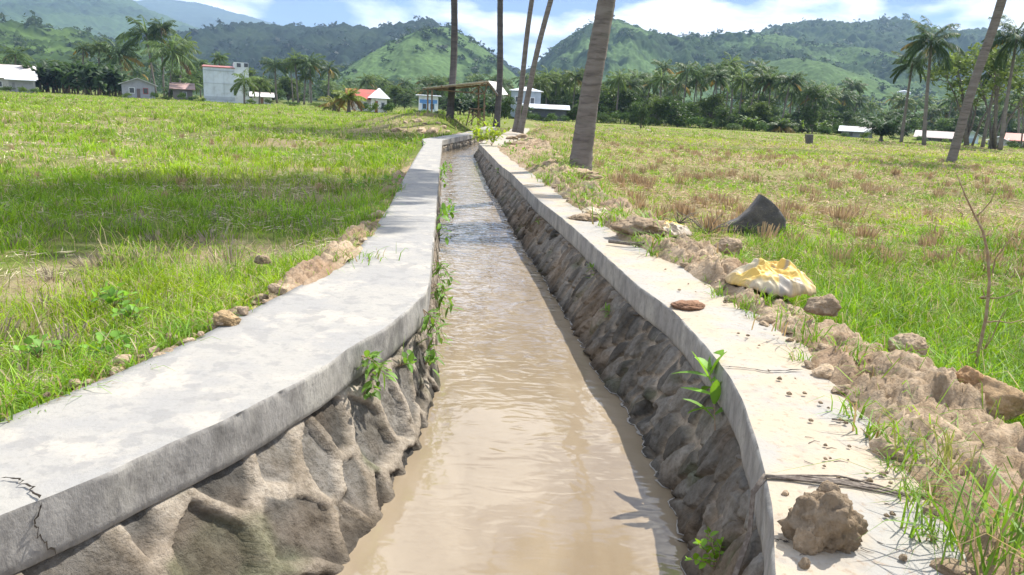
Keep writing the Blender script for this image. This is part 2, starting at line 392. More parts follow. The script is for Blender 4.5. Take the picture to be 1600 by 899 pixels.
for side, lab in ((-1, 'stone canal wall on the left bank with wide smooth concrete coping and a crack near its end'), (1, 'stone canal wall on the right bank, its concrete coping dusted with dirt clods')):
    root = empty('canal_wall'); tag(root, lab, 'canal wall'); WALLS[side] = root
    A, B = coping(side)
    obj('coping', gridmesh('coping', A, M_conc2 if side > 0 else M_conc, flip=side > 0), root)
    obj('coping_face', gridmesh('coping_face', B, M_side, flip=side > 0), root)
    obj('stone_face', masonry(side), root)

def ribbon(name, pts, wd, parent, nrm=(0, 0, 1), m_=M_dark, seed=0, sub=6, jit=.004):
    rng = np.random.default_rng(seed); P = []
    pts = np.array(pts, float)
    for i in range(len(pts)-1):
        for k in range(sub): P.append(pts[i]+(pts[i+1]-pts[i])*k/sub)
    P.append(pts[-1]); P = np.array(P); P[1:-1] += rng.normal(0, jit, (len(P)-2, 3))*np.abs(1-np.abs(np.array(nrm)))
    t = np.gradient(P, axis=0); s = np.cross(t, nrm); s /= np.linalg.norm(s, axis=1, keepdims=True)+1e-9
    ww = wd*(.4+.8*rng.random(len(P)))[:, None]; ww[0] *= .2; ww[-1] *= .2
    G = np.stack([P-s*ww/2, P+s*ww/2], 1)
    return obj(name, gridmesh(name, G, m_), parent)
def topz(pl): return [(*un(x, y, .0)[:2], .0075) for x, y in pl]
ribbon('crack', topz([(2, 751), (30, 752), (48, 765), (62, 783)]), .007, WALLS[-1], seed=1)
yc = un(62, 783, 0)[1]
ribbon('crack', [(float(xL(yc))+.0075, yc, -.003), (float(xL(yc-.02))+.009, yc-.02, -.05), (float(xL(yc-.01))+.009, yc-.01, -.1), (float(xL(yc+.015))+.009, yc+.015, -.16)], .007, WALLS[-1], nrm=(1, 0, 0), seed=2, jit=.005)
ribbon('crack', topz([(1128, 574), (1165, 578), (1200, 583), (1255, 580)]), .009, WALLS[1], seed=3)
ribbon('crack', topz([(1209, 845), (1222, 849), (1234, 850)]), .004, WALLS[1], seed=4)
ribbon('crack', topz([(1080, 500), (1050, 503)]), .004, WALLS[1], seed=5)

# water
yy = axis([(-1.5, 36, .05)]); u = np.linspace(0, 1, 24)
Y, U = np.meshgrid(yy, u, indexing='ij')
X = (xL(Y)-.05)*(1-U)+(xR(Y)+.05)*U; Z = zw(Y)+.0035*fbm(X*5, Y*2.2, seed=70)
M_water = bpy.data.materials.new('muddy_water'); M_water.use_nodes = True
t_ = M_water.node_tree; n_ = t_.nodes; l_ = t_.links; p_ = n_['Principled BSDF']
p_.inputs['Roughness'].default_value = .05; p_.inputs['IOR'].default_value = 1.5; p_.inputs['Specular IOR Level'].default_value = .6
tcw = n_.new('ShaderNodeTexCoord')
def wn(scale, vs, det, dist=0):
    mpw = n_.new('ShaderNodeMapping'); mpw.inputs['Scale'].default_value = vs; l_.new(tcw.outputs['Object'], mpw.inputs[0])
    q = n_.new('ShaderNodeTexNoise'); q.inputs['Scale'].default_value = scale; q.inputs['Detail'].default_value = det; q.inputs['Distortion'].default_value = dist
    l_.new(mpw.outputs[0], q.inputs['Vector']); return q.outputs['Fac']
cr = n_.new('ShaderNodeValToRGB'); cr.color_ramp.elements[0].position = .3; cr.color_ramp.elements[1].position = .7
cr.color_ramp.elements[0].color = (.215, .166, .11, 1); cr.color_ramp.elements[1].color = (.285, .227, .155, 1)
l_.new(wn(1.6, (1.4, .5, 1), 6, 1.5), cr.inputs[0]); l_.new(cr.outputs[0], p_.inputs['Base Color'])
sxyz = n_.new('ShaderNodeSeparateXYZ'); l_.new(tcw.outputs['Object'], sxyz.inputs[0])
prev = None
for (sc, vs, det, dis, st, dd) in ((3.0, (1.2, 1, 1), 2, 1.0, .35, .04), (8, (.7, 1.6, 1), 1, 1.0, .42, .014), (26, (1, 1.3, 1), 1, .5, .12, .004)):
    bb = n_.new('ShaderNodeBump'); bb.inputs['Strength'].default_value = st; bb.inputs['Distance'].default_value = dd
    l_.new(wn(sc, vs, det, dis), bb.inputs['Height'])
    mrr = n_.new('ShaderNodeMapRange'); mrr.inputs[1].default_value = 3.; mrr.inputs[2].default_value = 7.5; mrr.inputs[3].default_value = st*.26; mrr.inputs[4].default_value = st*1.25; l_.new(sxyz.outputs[1], mrr.inputs[0]); l_.new(mrr.outputs[0], bb.inputs['Strength'])
    if prev: l_.new(prev, bb.inputs['Normal'])
    prev = bb.outputs[0]
l_.new(prev, p_.inputs['Normal'])
o = obj('water', gridmesh('water', np.stack([X, Y, Z], -1), M_water)); tag(o, kind='structure')

M_foam = mat('foam', (.30, .28, .25), .6)
fy = np.arange(1.2, 9, .02); fz_ = zw(fy)+.005
e_ = wallX(1, fy, zw(fy))[0]; wd = .009*(fbm(fy*5, fy*0, seed=71)+.15).clip(0, 1)+.0005
o = obj('foam', gridmesh('foam', np.stack([np.stack([e_+.02, fy, fz_], -1), np.stack([e_-wd*(.4+1.2*hsh(np.floor(fy/.02), fy*0, fy*0, 5)), fy, fz_], -1)], 1), M_foam)); tag(o, kind='stuff')

# ------------------------------------------------------------------ hills
def canopy(X, Y, r, seed):
    f1, f2, idd, dx, dy = worley(X/r, Y/r, seed=seed)
    b = np.sqrt(np.clip(1-(f1/.72)**2, 0, 1))*(.45+.55*((idd*5.7) % 1)); return b, idd
TREES = []
def hill(name, sky_px, D, front, back, nx, ny, r, bh, forest, grass, gmix=.5, seed=0, gull=.12, fpow=1.0, side=60):
    sx = np.array([ptat(a, b, D) for a, b in sky_px])
    x0 = sx[0, 0]; x1 = sx[-1, 0]
    X = np.linspace(x0-side, x1+side, nx); v = np.concatenate([np.linspace(-front, 0, int(ny*.78), endpoint=False), np.linspace(0, back, ny-int(ny*.78))])
    Xg, V = np.meshgrid(X, v); Yg = D+V
    hs = sx[:, 2]+1.2
    h0 = np.interp(Xg, sx[:, 0], hs)
    e = np.clip(np.minimum(Xg-(x0-side), (x1+side)-Xg)/side, 0, 1); e = e*e*(3-2*e)
    wrp = 1+.10*fbm(Xg/(front*.5), Yg/(front*.5), seed=seed)
    t = np.clip(1-np.abs(V)/np.where(V < 0, front, back)*wrp, 0, 1)
    prof = np.where(V < 0, np.sin(t*math.pi/2)**(1.15*fpow), ss(0, 1, t))
    hmax = hs.max()
    ridge = 1-2*np.abs(fbm(Xg/(hmax*.75), Yg/(hmax*2.2), seed=seed+3, o=4))
    h = h0*prof*e + (ridge-.75)*gull*hmax*4*prof*(1-prof)*e
    b, idd = canopy(Xg, Yg, r, seed+5); b2, id2 = canopy(Xg, Yg, r*.45, seed+6)
    g = ss(-.12, .18, fbm(Xg/(hmax*.5), Yg/(hmax*.5), seed=seed+7, o=5)+gmix-.5)
    skyb = np.exp(-(V/(r*2.5))**2)
    h = h + (b*bh*.95*(1-.75*g) + b2*bh*.3)*np.clip(prof*4, 0, 1)*e*(1-.3*skyb) + .4*bh*fbm(Xg/r*2.3, Yg/r*2.3, seed=seed+8)
    Z = h-1.2
    fo = np.array(forest)[None, None]*(.6+.8*idd[..., None]); gr = np.array(grass)[None, None]*(.75+.5*id2[..., None])
    C = fo*(1-g[..., None])+gr*g[..., None]
    C = C*(1+.25*fbm(Xg/r/3, Yg/r/3, seed=seed+9)[..., None])
    o = obj(name, gridmesh(name, np.stack([Xg, Yg, Z], -1), M_hill, C)); tag(o, kind='structure')
    r_ = np.random.default_rng(seed+50); wgt = ((1-g)*.8+.06)*(prof > .12)*(V < r)*(e > .3)*(D < 1300); k_ = r_.choice(wgt.size, 170 if D > 500 else 60, p=(wgt/max(wgt.sum(), 1e-9)).ravel() if wgt.sum() > 0 else None)
    if D < 1300:
        for q in k_: TREES.append((Xg.ravel()[q], Yg.ravel()[q], Z.ravel()[q], r*(.3+.45*r_.random()), forest))
        kk = r_.uniform(.08, .92, 46)
        for q in kk:
            jx = int(q*nx); iy = int(ny*.78)+r_.integers(-3, 2); TREES.append((Xg[iy, jx], Yg[iy, jx], Z[iy, jx]+r*.1, r*(.18+.3*r_.random()), forest))
    return o
GR = (.078, .125, .042)
hill('mountain', [(-260, -90), (-120, -80), (0, -45), (100, -30), (190, -2), (230, 18), (255, 26), (290, 40), (330, 60), (360, 75), (420, 110)], 1900, 1100, 500, 420, 260, 17, 13, (0.033, 0.056, 0.023), (0.053, 0.086, 0.030), .48, 1, .16)
hill('mountain', [(150, 40), (215, 6), (262, 14), (285, 8), (330, 12), (372, 25), (400, 31), (430, 39), (462, 48), (480, 56), (540, 90)], 3600, 1500, 700, 300, 120, 40, 12, (0.033, 0.046, 0.026), (0.046, 0.066, 0.033), .45, 2, .12)
hill('hill', [(-220, 40), (-80, 48), (0, 50), (50, 49), (100, 58), (130, 56), (165, 70), (210, 82), (260, 85), (320, 105)], 520, 260, 120, 460, 150, 7, 5, (0.033, 0.056, 0.015), (0.066, 0.106, 0.026), .5, 3)
hill('hill', [(190, 95), (250, 75), (310, 63), (345, 70), (390, 55), (430, 50), (470, 53), (510, 56), (560, 52), (600, 58), (625, 52), (645, 46), (680, 43), (692, 50), (730, 75), (800, 115)], 1000, 420, 200, 520, 200, 10, 8, (0.015, 0.026, 0.015), (0.023, 0.036, 0.015), .35, 4, .14)
hill('hill', [(520, 150), (560, 130), (590, 108), (620, 84), (650, 64), (680, 52), (705, 50), (730, 62), (765, 86), (790, 108), (815, 130), (850, 160)], 640, 260, 140, 430, 240, 6, 2.6, (0.023, 0.043, 0.013), GR, .72, 5, .10, side=20)
hill('hill', [(780, 150), (820, 120), (842, 104), (862, 84), (890, 62), (920, 47), (945, 39), (975, 50), (1000, 61), (1030, 64), (1080, 72), (1112, 60), (1135, 68), (1165, 62), (1200, 66), (1260, 80), (1330, 100)], 860, 380, 200, 620, 240, 8, 5.5, (0.026, 0.046, 0.016), GR, .52, 6, .2, side=25)
hill('hill', [(1050, 100), (1120, 72), (1165, 60), (1200, 53), (1245, 47), (1285, 52), (1312, 51), (1350, 43), (1385, 46), (1405, 60), (1450, 62), (1495, 58), (1560, 72), (1640, 78), (1760, 60)], 1150, 520, 250, 640, 240, 10, 9, (0.030, 0.050, 0.017), (0.046, 0.076, 0.020), .42, 7, .2)
hill('hill', [(1130, 150), (1180, 112), (1205, 98), (1225, 94), (1250, 99), (1290, 120), (1340, 145), (1400, 165)], 560, 200, 120, 300, 150, 5, 2.0, (0.026, 0.046, 0.015), GR, .85, 8, .06, side=20)
hill('hill', [(1180, 130), (1240, 95), (1290, 76), (1320, 78), (1360, 98), (1420, 130), (1500, 150), (1580, 152), (1700, 150)], 760, 260, 140, 520, 180, 6.5, 3.5, (0.026, 0.046, 0.016), (0.059, 0.099, 0.026), .62, 9, .12, side=30)
hill('hill', [(560, 165), (600, 152), (640, 141), (680, 136), (720, 140), (760, 150), (800, 162)], 330, 90, 70, 200, 70, 4, .8, (0.040, 0.066, 0.020), (0.086, 0.125, 0.033), .9, 10, .05, side=15)

# ------------------------------------------------------------------ foliage builders
def quads(P, A, B, c):
    """P centre, A half-length axis, B half-width axis -> diamond leaves of 2 triangles"""
    V = np.stack([P-A, P+B, P+A, P-B], 1).reshape(-1, 3); n = len(P); i = np.arange(n)[:, None]*4
    T = np.concatenate([i+np.array([[0, 1, 2]]), i+np.array([[0, 2, 3]])], 0)
    return V, T, np.repeat(c, 4, 0)
def join(parts):
    V = []; T = []; C = []; n = 0
    for v, t, c in parts: V.append(v); T.append(t+n); C.append(c); n += len(v)
    return np.concatenate(V), np.concatenate(T), np.concatenate(C)
def unit(a): return a/(np.linalg.norm(a, axis=-1, keepdims=True)+1e-9)
def rnd_dirs(rng, n): return unit(rng.normal(size=(n, 3)))

def frond(rng, az, el, L_, droop, nl, lw, c, ll=.34):
    """one palm frond: an arching rib with two rows of hanging leaflets"""
    s = np.linspace(0, 1, 9); ang = el - droop*s**1.3
    st = L_/8; r = np.concatenate([[0], np.cumsum(np.cos(ang[:-1])*st)]); z = np.concatenate([[0], np.cumsum(np.sin(ang[:-1])*st)])
    d = np.array([math.cos(az), math.sin(az), 0]); sd_ = np.array([-d[1], d[0], 0])
    bend = rng.normal(0, .10)*s**2*L_
    R = r[:, None]*d + z[:, None]*np.array([0, 0, 1]) + bend[:, None]*sd_
    q = np.linspace(.14, .995, nl); Q = np.stack([np.interp(q, s, R[:, k]) for k in range(3)], 1); T_ = unit(np.stack([np.interp(q, s, np.gradient(R[:, k])) for k in range(3)], 1))
    out_ = []
    for sg in (-1, 1):
        ln = L_*ll*np.sin(np.clip(q*.92+.10, 0, 1)*math.pi)**.6*(.85+.3*rng.random(nl))
        dn = .35+.55*rng.random(nl)
        dr = unit(sg*sd_[None]*.75 + T_*.55 - np.array([0, 0, 1])*dn[:, None])
        P = Q+dr*ln[:, None]*.5; wv = unit(np.cross(dr, np.array([0, 0, 1])+.5*sd_*sg+rng.normal(0, .25, (nl, 3))))
        cc = c[None]*(.75+.5*rng.random((nl, 1)))
        out_.append(quads(P, dr*ln[:, None]*.5, wv*lw, cc))
    w_ = np.linspace(1, .15, 9)[:, None]*lw*1.3
    V = np.concatenate([R-sd_*w_, R+sd_*w_]); i = np.arange(8)[:, None]
    out_.append((V, np.concatenate([i+[[0, 9, 10]], i+[[0, 10, 1]]]), np.tile(c*1.7+.02, (18, 1))))
    return join(out_)
def palm_crown(seed, n=26, L_=2.3, nl=22, lw=.035, base=(.075, .12, .03), yellow=.12, up=1.2, low=-.7):
    rng = np.random.default_rng(seed); P = []
    for i in range(n):
        k = i/n; el = up - (up-low)*k**.85 + rng.normal(0, .12); az = i*2.4+rng.normal(0, .25)
        c = np.array(base)*(.8+.4*rng.random()); 
        if k > .55 and rng.random() < yellow*2: c = np.array([.26, .20, .05])*(.7+.5*rng.random())
        if k > .85 and rng.random() < yellow*2: c = np.array([.18, .115, .06])
        P.append(frond(rng, az, el, L_*(.8+.3*rng.random())*(.8 if k < .12 else 1), 1.0+.6*rng.random(), nl, lw, c))
    V, T, C = join(P); return rawmesh('palm_crown', V, T, M_leaf, C, False)
def palm_trunk(seed, h, r, lean, curv, n=10, segs=14, flare=1.7, ringed=0):
    rng = np.random.default_rng(seed); s = np.linspace(0, 1, segs)
    pts = np.stack([lean*h*(s**(1+curv)), 0*s, s*h], 1)
    rad = r*(1-.35*s)*(1+(flare-1)*np.exp(-s*h/.35))
    if ringed: rad = rad*(1+.018*np.sin(s*h*2*math.pi/ringed)+.025*rng.normal(size=segs)*.5)
    mb = MB(); mb.tube(pts, rad, n=n); return mb.mesh('palm_trunk', M_bark, True)
# far coconut palms: a few shared kinds
KINDS = []
for k in range(7):
    cr_ = palm_crown(100+k, n=20+k % 3*4, L_=2.6, nl=20, lw=.055, base=np.array([(.05, .085, .024), (.065, .105, .03), (.045, .075, .026), (.075, .115, .028), (.055, .09, .03), (.06, .09, .022), (.05, .08, .028)][k])*1.3, yellow=.05, up=1.4, low=[-.6, -.8, -.4, -.9, -.7, -.5, -.8][k])
    ln = [.02, -.05, .07, 0, -.09, .04, .11][k]
    tr_ = palm_trunk(200+k, 1.0, .02, ln, .5, n=7, segs=8, flare=1.0)
    KINDS.append((tr_, cr_, ln))
KH = []
for k in range(3):
    cr_ = palm_crown(130+k, n=30, L_=2.6, nl=40, lw=.026, base=[(.05, .085, .024), (.065, .105, .03), (.05, .09, .03)][k], yellow=.07, up=1.45, low=[-.6, -.9, -.7][k]); ln = [.02, -.04, .05][k]
    KH.append((palm_trunk(230+k, 1.0, .02, ln, .5, n=9, segs=12, flare=1.3), cr_, ln))
PALMN = 0
def palm(x, ytop_px, D, label, group=None, kind=None, crown=1.0, rz=None, z=-.23, top_x=None, rad=.15):
    """coconut palm standing in picture column x, its crown centre at ytop_px"""
    global PALMN; PALMN += 1; rng = random.Random(PALMN*7)
    k = rng.randrange(7) if kind is None else kind; trm, crm, ln = KINDS[k] if D > 70 else KH[k % 3]
    p = col(x, D, z); tp = ptat(x if top_x is None else top_x, ytop_px, D); h = tp[2]-z
    o = empty('coconut_palm', (p[0], p[1], z-.1)); tag(o, label, 'palm tree', group)
    t = obj('trunk', trm, o); t.scale = (rad/.02, rad/.02, h)
    lx = tp[0]-p[0] if top_x is not None else ln*h
    # shear the trunk towards its top by tilting it
    a_ = math.atan2(lx-ln*rad/.02, h); t.rotation_euler = (0, a_, 0); t.scale[2] = h/math.cos(a_)
    c = obj('crown', crm, o); c.location = (lx, 0, h); sc = crown*(.9+.2*rng.random()); c.scale = (sc, sc, sc); c.rotation_euler = (rng.uniform(-.12, .12), rng.uniform(-.12, .12), rng.uniform(0, 6.28) if rz is None else rz)
    return o

def leafball(rng, lobes, n, size, base, clump=14, spread=.26, shell=.75, var=.5):
    """leaves in uneven clumps spread through the lobes of a crown"""
    P = []; C = []; W = np.array([r**2 for _, r in lobes]); W = W/W.sum()
    nc = max(3, n//clump)
    for i in range(nc):
        c, r = lobes[rng.choice(len(lobes), p=W)]
        d = rnd_dirs(rng, 1)[0]; d[2] = abs(d[2])*.9-.25 if rng.random() < .8 else d[2]
        cc = np.array(c)+d*r*(shell+(1-shell)*rng.random())*(1 if rng.random() < .7 else rng.random())
        s = spread*r*(.5+.8*rng.random())
        P.append(cc+rng.normal(0, 1, (clump, 3))*s*np.array([1, 1, .6])); C.append(np.tile(np.array(base)*(1-var/2+var*rng.random()), (clump, 1)))
    P = np.concatenate(P); C = np.concatenate(C)*(.85+.3*rng.random((len(P), 1)))
    A = rnd_dirs(rng, len(P)); A[:, 2] *= .6; A = unit(A); B = unit(np.cross(A, rnd_dirs(rng, len(P))))
    sz = size*(.6+.8*rng.random((len(P), 1)))
    return quads(P, A*sz, B*sz*.42, C)
def broadleaf_meshes(seed, h=4., wd=3.6, n=3400, size=.14, base=(.055, .095, .025), trunk=.10, nl=12):
    rng = np.random.default_rng(seed); lobes = []; mb = MB()
    mb.tube([(0, 0, -.1), (.03, 0, h*trunk), (0, .05, h*.6)], [.08, .06, .04], 7)
    for i in range(nl):
        a = rng.random()*6.28; rr = wd*.36*math.sqrt(rng.random()); zz = h*(trunk+.12+(1-trunk-.25)*rng.random())
        c = (rr*math.cos(a), rr*math.sin(a), zz); lobes.append((c, wd*(.15+.12*rng.random())))
        mb.tube([(0, 0, h*trunk*.8), (c[0]*.5, c[1]*.5, (h*trunk+zz)/2), c], [.05, .03, .012], 5)
    V, T, C = leafball(rng, lobes, n, size, base)
    return mb.mesh('trunk', M_bark, True), rawmesh('crown', V, T, M_leaf, C, False)
BL = [broadleaf_meshes(300+k, base=[(.05, .09, .022), (.065, .115, .026), (.042, .075, .022), (.085, .13, .03), (.05, .085, .026)][k], h=3.6+.3*k, wd=4.2-.2*k) for k in range(5)]
def airy(seed):
    rng = np.random.default_rng(seed); mb = MB(); lob = []
    for i in range(7):
        a = rng.random()*6.28; b0 = np.array([rng.uniform(-.12, .12), rng.uniform(-.1, .1), -.1]); hh = rng.uniform(2.6, 3.9); rr_ = rng.uniform(.4, 1.5)
        p1 = np.array([rr_*.25*math.cos(a), rr_*.25*math.sin(a), hh*.35]); p2 = np.array([rr_*.6*math.cos(a), rr_*.6*math.sin(a), hh*.7]); p3 = np.array([rr_*math.cos(a), rr_*math.sin(a), hh])
        mb.tube([b0, p1, p2, p3], [.05, .04, .028, .01], 6); lob.append((tuple(p3-[0, 0, .1]), rng.uniform(.3, .5)))
        for k in range(3):
            q = p1+(p3-p1)*rng.uniform(.2, .9); e = q+np.array([rng.uniform(-.7, .7), rng.uniform(-.6, .6), rng.uniform(.2, .7)]); mb.tube([q, e], [.018, .006], 4); lob.append((tuple(e), rng.uniform(.16, .34)))
    V, T, C = leafball(rng, lob, 2300, .085, (.115, .165, .045), clump=9, spread=.5)
    return mb.mesh('trunk', M_bark, True), rawmesh('crown', V, T, M_leaf, C, False)
BL += [airy(380), airy(381)]
BUSH = []
for k in range(4):
    rng = np.random.default_rng(340+k); lob = [((rng.uniform(-.5, .5), rng.uniform(-.4, .4), .3+.3*rng.random()), .3+.15*rng.random()) for _ in range(5)]
    V, T, C = leafball(rng, lob, 1100, .06, [(.07, .13, .03), (.05, .10, .025), (.10, .16, .03), (.055, .09, .025)][k]); me = rawmesh('shrub', V, T, M_leaf, C, False); BUSH.append(me)
def tree(x, D, hpx, label, group=None, kind=0, wide=1.0, z=-.23, name='leafy_tree', cat='tree', rz=0.):
    tm, cm = BL[kind]; p = col(x, D, z); h = hpx*D/F; s = h/4.0
    o = empty(name, (p[0], p[1], z), rz); tag(o, label, cat, group)
    for nm, me in (('trunk', tm), ('crown', cm)):
        c = obj(nm, me, o); c.scale = (s*wide, s*wide, s)
    return o
def shrub(x, D, hpx, wpx, label, group=None, kind=0, z=-.23, rz=0.):
    p = col(x, D, z); o = obj('shrub', BUSH[kind], loc=(p[0], p[1], z-.05)); sx = wpx*D/F/1.5; o.scale = (sx, sx*.8, hpx*D/F/.85); o.rotation_euler = (0, 0, rz)
    return tag(o, label, 'shrub', group)
def banana_meshes(seed, base=(.04, .075, .025)):
    rng = np.random.default_rng(seed); mb = MB()
    for k in range(2): mb.tube([(rng.uniform(-.35, .35), rng.uniform(-.3, .3), -.1), (rng.uniform(-.3, .3), 0, 1.9)], [.08, .05], 6)
    P = []
    for k in range(26):
        az = rng.random()*6.28; el = .2+1.25*rng.random(); Ln = 1.2+.7*rng.random(); o = np.array([rng.uniform(-.5, .5), rng.uniform(-.4, .4), .5+1.6*rng.random()])
        s = np.linspace(0, 1, 7); ang = el-1.7*s**1.5; r = np.concatenate([[0], np.cumsum(np.cos(ang[:-1])*Ln/6)]); zz = np.concatenate([[0], np.cumsum(np.sin(ang[:-1])*Ln/6)])
        d = np.array([math.cos(az), math.sin(az), 0]); sd_ = np.array([-d[1], d[0], 0]); R = o+r[:, None]*d+zz[:, None]*np.array([0, 0, 1.]); wv = (np.sin(np.clip(s*.95+.05, 0, 1)*math.pi)**.6*.24)[:, None]
        # each leaf is torn along its sides
        up_ = np.array([0, 0, .35]); V = np.concatenate([R-sd_*wv-up_*wv*(.5+rng.random((7, 1))), R, R+sd_*wv-up_*wv*(.5+rng.random((7, 1)))]); i = np.arange(6)[:, None]
        T = np.concatenate([i+[[0, 7, 8]], i+[[0, 8, 1]], i+[[7, 14, 15]], i+[[7, 15, 8]]]); P.append((V, T, np.tile(np.array(base)*(.7+.7*rng.random()), (21, 1))))
    V, T, C = join(P); return mb.mesh('stem', M_wood, True), rawmesh('leaves', V, T, M_leaf, C, False)
BAN = [banana_meshes(400+k, [(.04, .075, .026), (.05, .09, .03), (.035, .065, .024)][k]) for k in range(3)]
BANB = [banana_meshes(410+k, (.09, .15, .03)) for k in range(2)]
def banana(x, D, hpx, label, group, kind=0, bright=False, z=-.23, rz=0.):
    tm, cm = (BANB if bright else BAN)[kind % (2 if bright else 3)]; p = col(x, D, z); s = hpx*D/F/3.1
    o = empty('banana_plant', (p[0], p[1], z), rz, s); tag(o, label, 'banana plant', group); obj('stem', tm, o); obj('leaves', cm, o); return o

# ------------------------------------------------------------------ palms and trees beyond the fields
R_ = random.Random(5)
for i, (xb, xt, yt, yb, cr_, lab) in enumerate([
    (245, 228, 52, 150, 1.75, 'tall coconut palm, leftmost of the tall group behind the left field'),
    (263, 270, 80, 155, 1.8, 'tall coconut palm with heavy drooping crown, frontmost of the tall left group'),
    (257, 252, 42, 150, .95, 'coconut palm whose crown rises between the two big ones of the tall left group'),
    (278, 288, 66, 150, 1.0, 'coconut palm at the right edge of the close tall group behind the left field'),
    (190, 186, 84, 142, 1.35, 'coconut palm rising over the right end of the banana grove'),
    (155, 155, 74, 138, .75, 'slender coconut palm rising behind the middle of the banana grove'),
    (133, 130, 74, 138, .75, 'slender coconut palm rising behind the banana grove, left of its twin'),
    (25, 24, 84, 135, .9, 'low coconut palm behind the rusty roofed shed at far left'),
    (340, 343, 88, 150, .6, 'small palm showing just above the white windowless building'),
    (433, 430, 102, 156, .85, 'coconut palm standing apart, leftmost of four before the dark hill'),
    (466, 461, 92, 158, .8, 'slender coconut palm, second of four before the dark hill'),
    (486, 483, 98, 158, 1.0, 'full crowned coconut palm, third of four before the dark hill'),
    (475, 478, 118, 158, .6, 'small coconut palm in front of the pair before the dark hill'),
    (514, 515, 106, 160, .85, 'coconut palm, rightmost of four before the dark hill')]):
    D = min(115, depth_of(yb, xb)); palm(xb, yt, D, lab, crown=cr_*D/105, top_x=xt, kind=i % 7, rad=.14*D/100)
palm(382, 124, 85, 'short coconut palm with yellowing fronds before the white building', crown=.75, top_x=381, kind=3, rad=.12)
palm(405, 130, 92, 'small coconut palm with yellow fronds right of the white building', crown=.65, top_x=407, kind=5, rad=.10)
palm(272, 142, 100, 'low young palm under the tall left palm group', crown=.7, kind=2, rad=.1)
palm(300, 130, 105, 'low yellow palm beside the white building', crown=.7, kind=1, rad=.1)
# right-hand singles
palm(1408, 97, 60, 'slender coconut palm with yellowed lower fronds, left of the tall pair in the right field', crown=.72, top_x=1426, kind=3, rad=.115)
palm(1444, 62, 56, 'tall coconut palm with full dark crown, right of the pair in the right field', crown=.95, top_x=1456, kind=5, rad=.13)
palm(1563, 55, 52, 'tall coconut palm with crown cut by the right edge of view', crown=1.0, top_x=1590, kind=2, rad=.12)
palm(1535, 105, 60, 'coconut palm half hidden behind the leaning trunk in the right field', crown=.7, top_x=1560, kind=0, rad=.12)
palm(1590, 150, 85, 'low dark palm by the red roofed house', crown=.7, top_x=1592, kind=4)
# the long row in the middle distance
G1 = 'coconut palms in the long grove behind the right field'
row = [(838, 130), (852, 118), (866, 124), (880, 128), (893, 120), (950, 128), (962, 120), (975, 130), (988, 122), (1005, 128), (1022, 104), (1030, 122), (1048, 128), (1064, 108), (1080, 120), (1092, 112), (1106, 118), (1117, 108), (1122, 122), (1131, 98), (1140, 112), (1152, 122), (1166, 104), (1174, 122), (1187, 114), (1198, 125), (1219, 124), (1232, 140), (1248, 138), (1262, 150), (1285, 150)]
for i, (x, yt) in enumerate(row):
    D = R_.uniform(88, 112)
    palm(x, yt, D, 'coconut palm in the long dense grove at the far side of the right field', G1, crown=.9*D/100, rad=.11)
for i in range(46):
    x = R_.uniform(815, 1320); D = R_.uniform(125, 190); palm(x, R_.uniform(122, 150)-.0*x+ .03*(x-1000), D, 'coconut palm deep in the far grove under the right hills', 'palms deep in the far grove below the right hills', crown=1.1, rad=.12)
for i in range(58):
    x = R_.uniform(505, 800); D = R_.uniform(150, 215); palm(x, R_.uniform(122, 146), D, 'small looking coconut palm in the far grove at the foot of the central hill', 'palms at the foot of the central hill', crown=1.0, rad=.12)
for i in range(44):
    x = R_.uniform(1290, 1690); D = R_.uniform(130, 200); palm(x, R_.uniform(150, 180), D, 'small looking coconut palm in front of the far right valley slope', 'palms at the foot of the right valley slope', crown=1.0, rad=.12)
for i in range(26):
    x = R_.uniform(-160, 500); D = R_.uniform(130, 190); palm(x, R_.uniform(92, 125), D, 'coconut palm in the hazy grove behind the left houses', 'palms behind the left houses', crown=.9, rad=.12)
# leafy trees under the grove
for i in range(26):
    x = 905+i*15.5+R_.uniform(-5, 5); D = R_.uniform(82, 96)
    if 905 < x < 1310: tree(x, D, R_.uniform(34, 60) if x < 1120 else R_.uniform(24, 40), 'dense green leafy tree along the front of the right grove', 'leafy trees fronting the right grove', kind=i % 5, wide=R_.uniform(.9, 1.3), rz=R_.uniform(0, 6))
for i in range(30):
    x = R_.uniform(820, 1330); D = R_.uniform(100, 130); tree(x, D, R_.uniform(30, 48), 'dark leafy tree between the palms of the right grove', 'leafy trees inside the right grove', kind=i % 5, wide=1.3, rz=R_.uniform(0, 6))
for i in range(24):
    x = R_.uniform(420, 830); D = R_.uniform(120, 160); tree(x, D, R_.uniform(18, 34), 'low leafy tree below the central hill', 'leafy trees below the central hill', kind=i % 5, wide=1.4, rz=R_.uniform(0, 6))
for i in range(26):
    x = R_.uniform(-120, 440); D = R_.uniform(125, 160); tree(x, D, R_.uniform(22, 46), 'leafy tree behind the left houses', 'leafy trees behind the left houses', kind=i % 5, wide=1.4, rz=R_.uniform(0, 6))
for i in range(36):
    x = R_.uniform(1290, 1700); D = R_.uniform(110, 170); tree(x, D, R_.uniform(16, 34), 'low leafy tree behind the right hand houses', 'leafy trees behind the right houses', kind=i % 5, wide=1.5, rz=R_.uniform(0, 6))
for i in range(14): banana(1062+i*17+R_.uniform(-5, 5), R_.uniform(80, 86), R_.uniform(17, 26), 'bright green banana plant in front of the right grove', 'bright banana plants before the right grove', i, True, rz=R_.uniform(0, 6))
for i in range(20): banana(700+i*6.3, R_.uniform(84, 95), R_.uniform(26, 36), 'banana plant in the row behind the bamboo hut', 'banana plants behind the bamboo hut', i, rz=R_.uniform(0, 6))
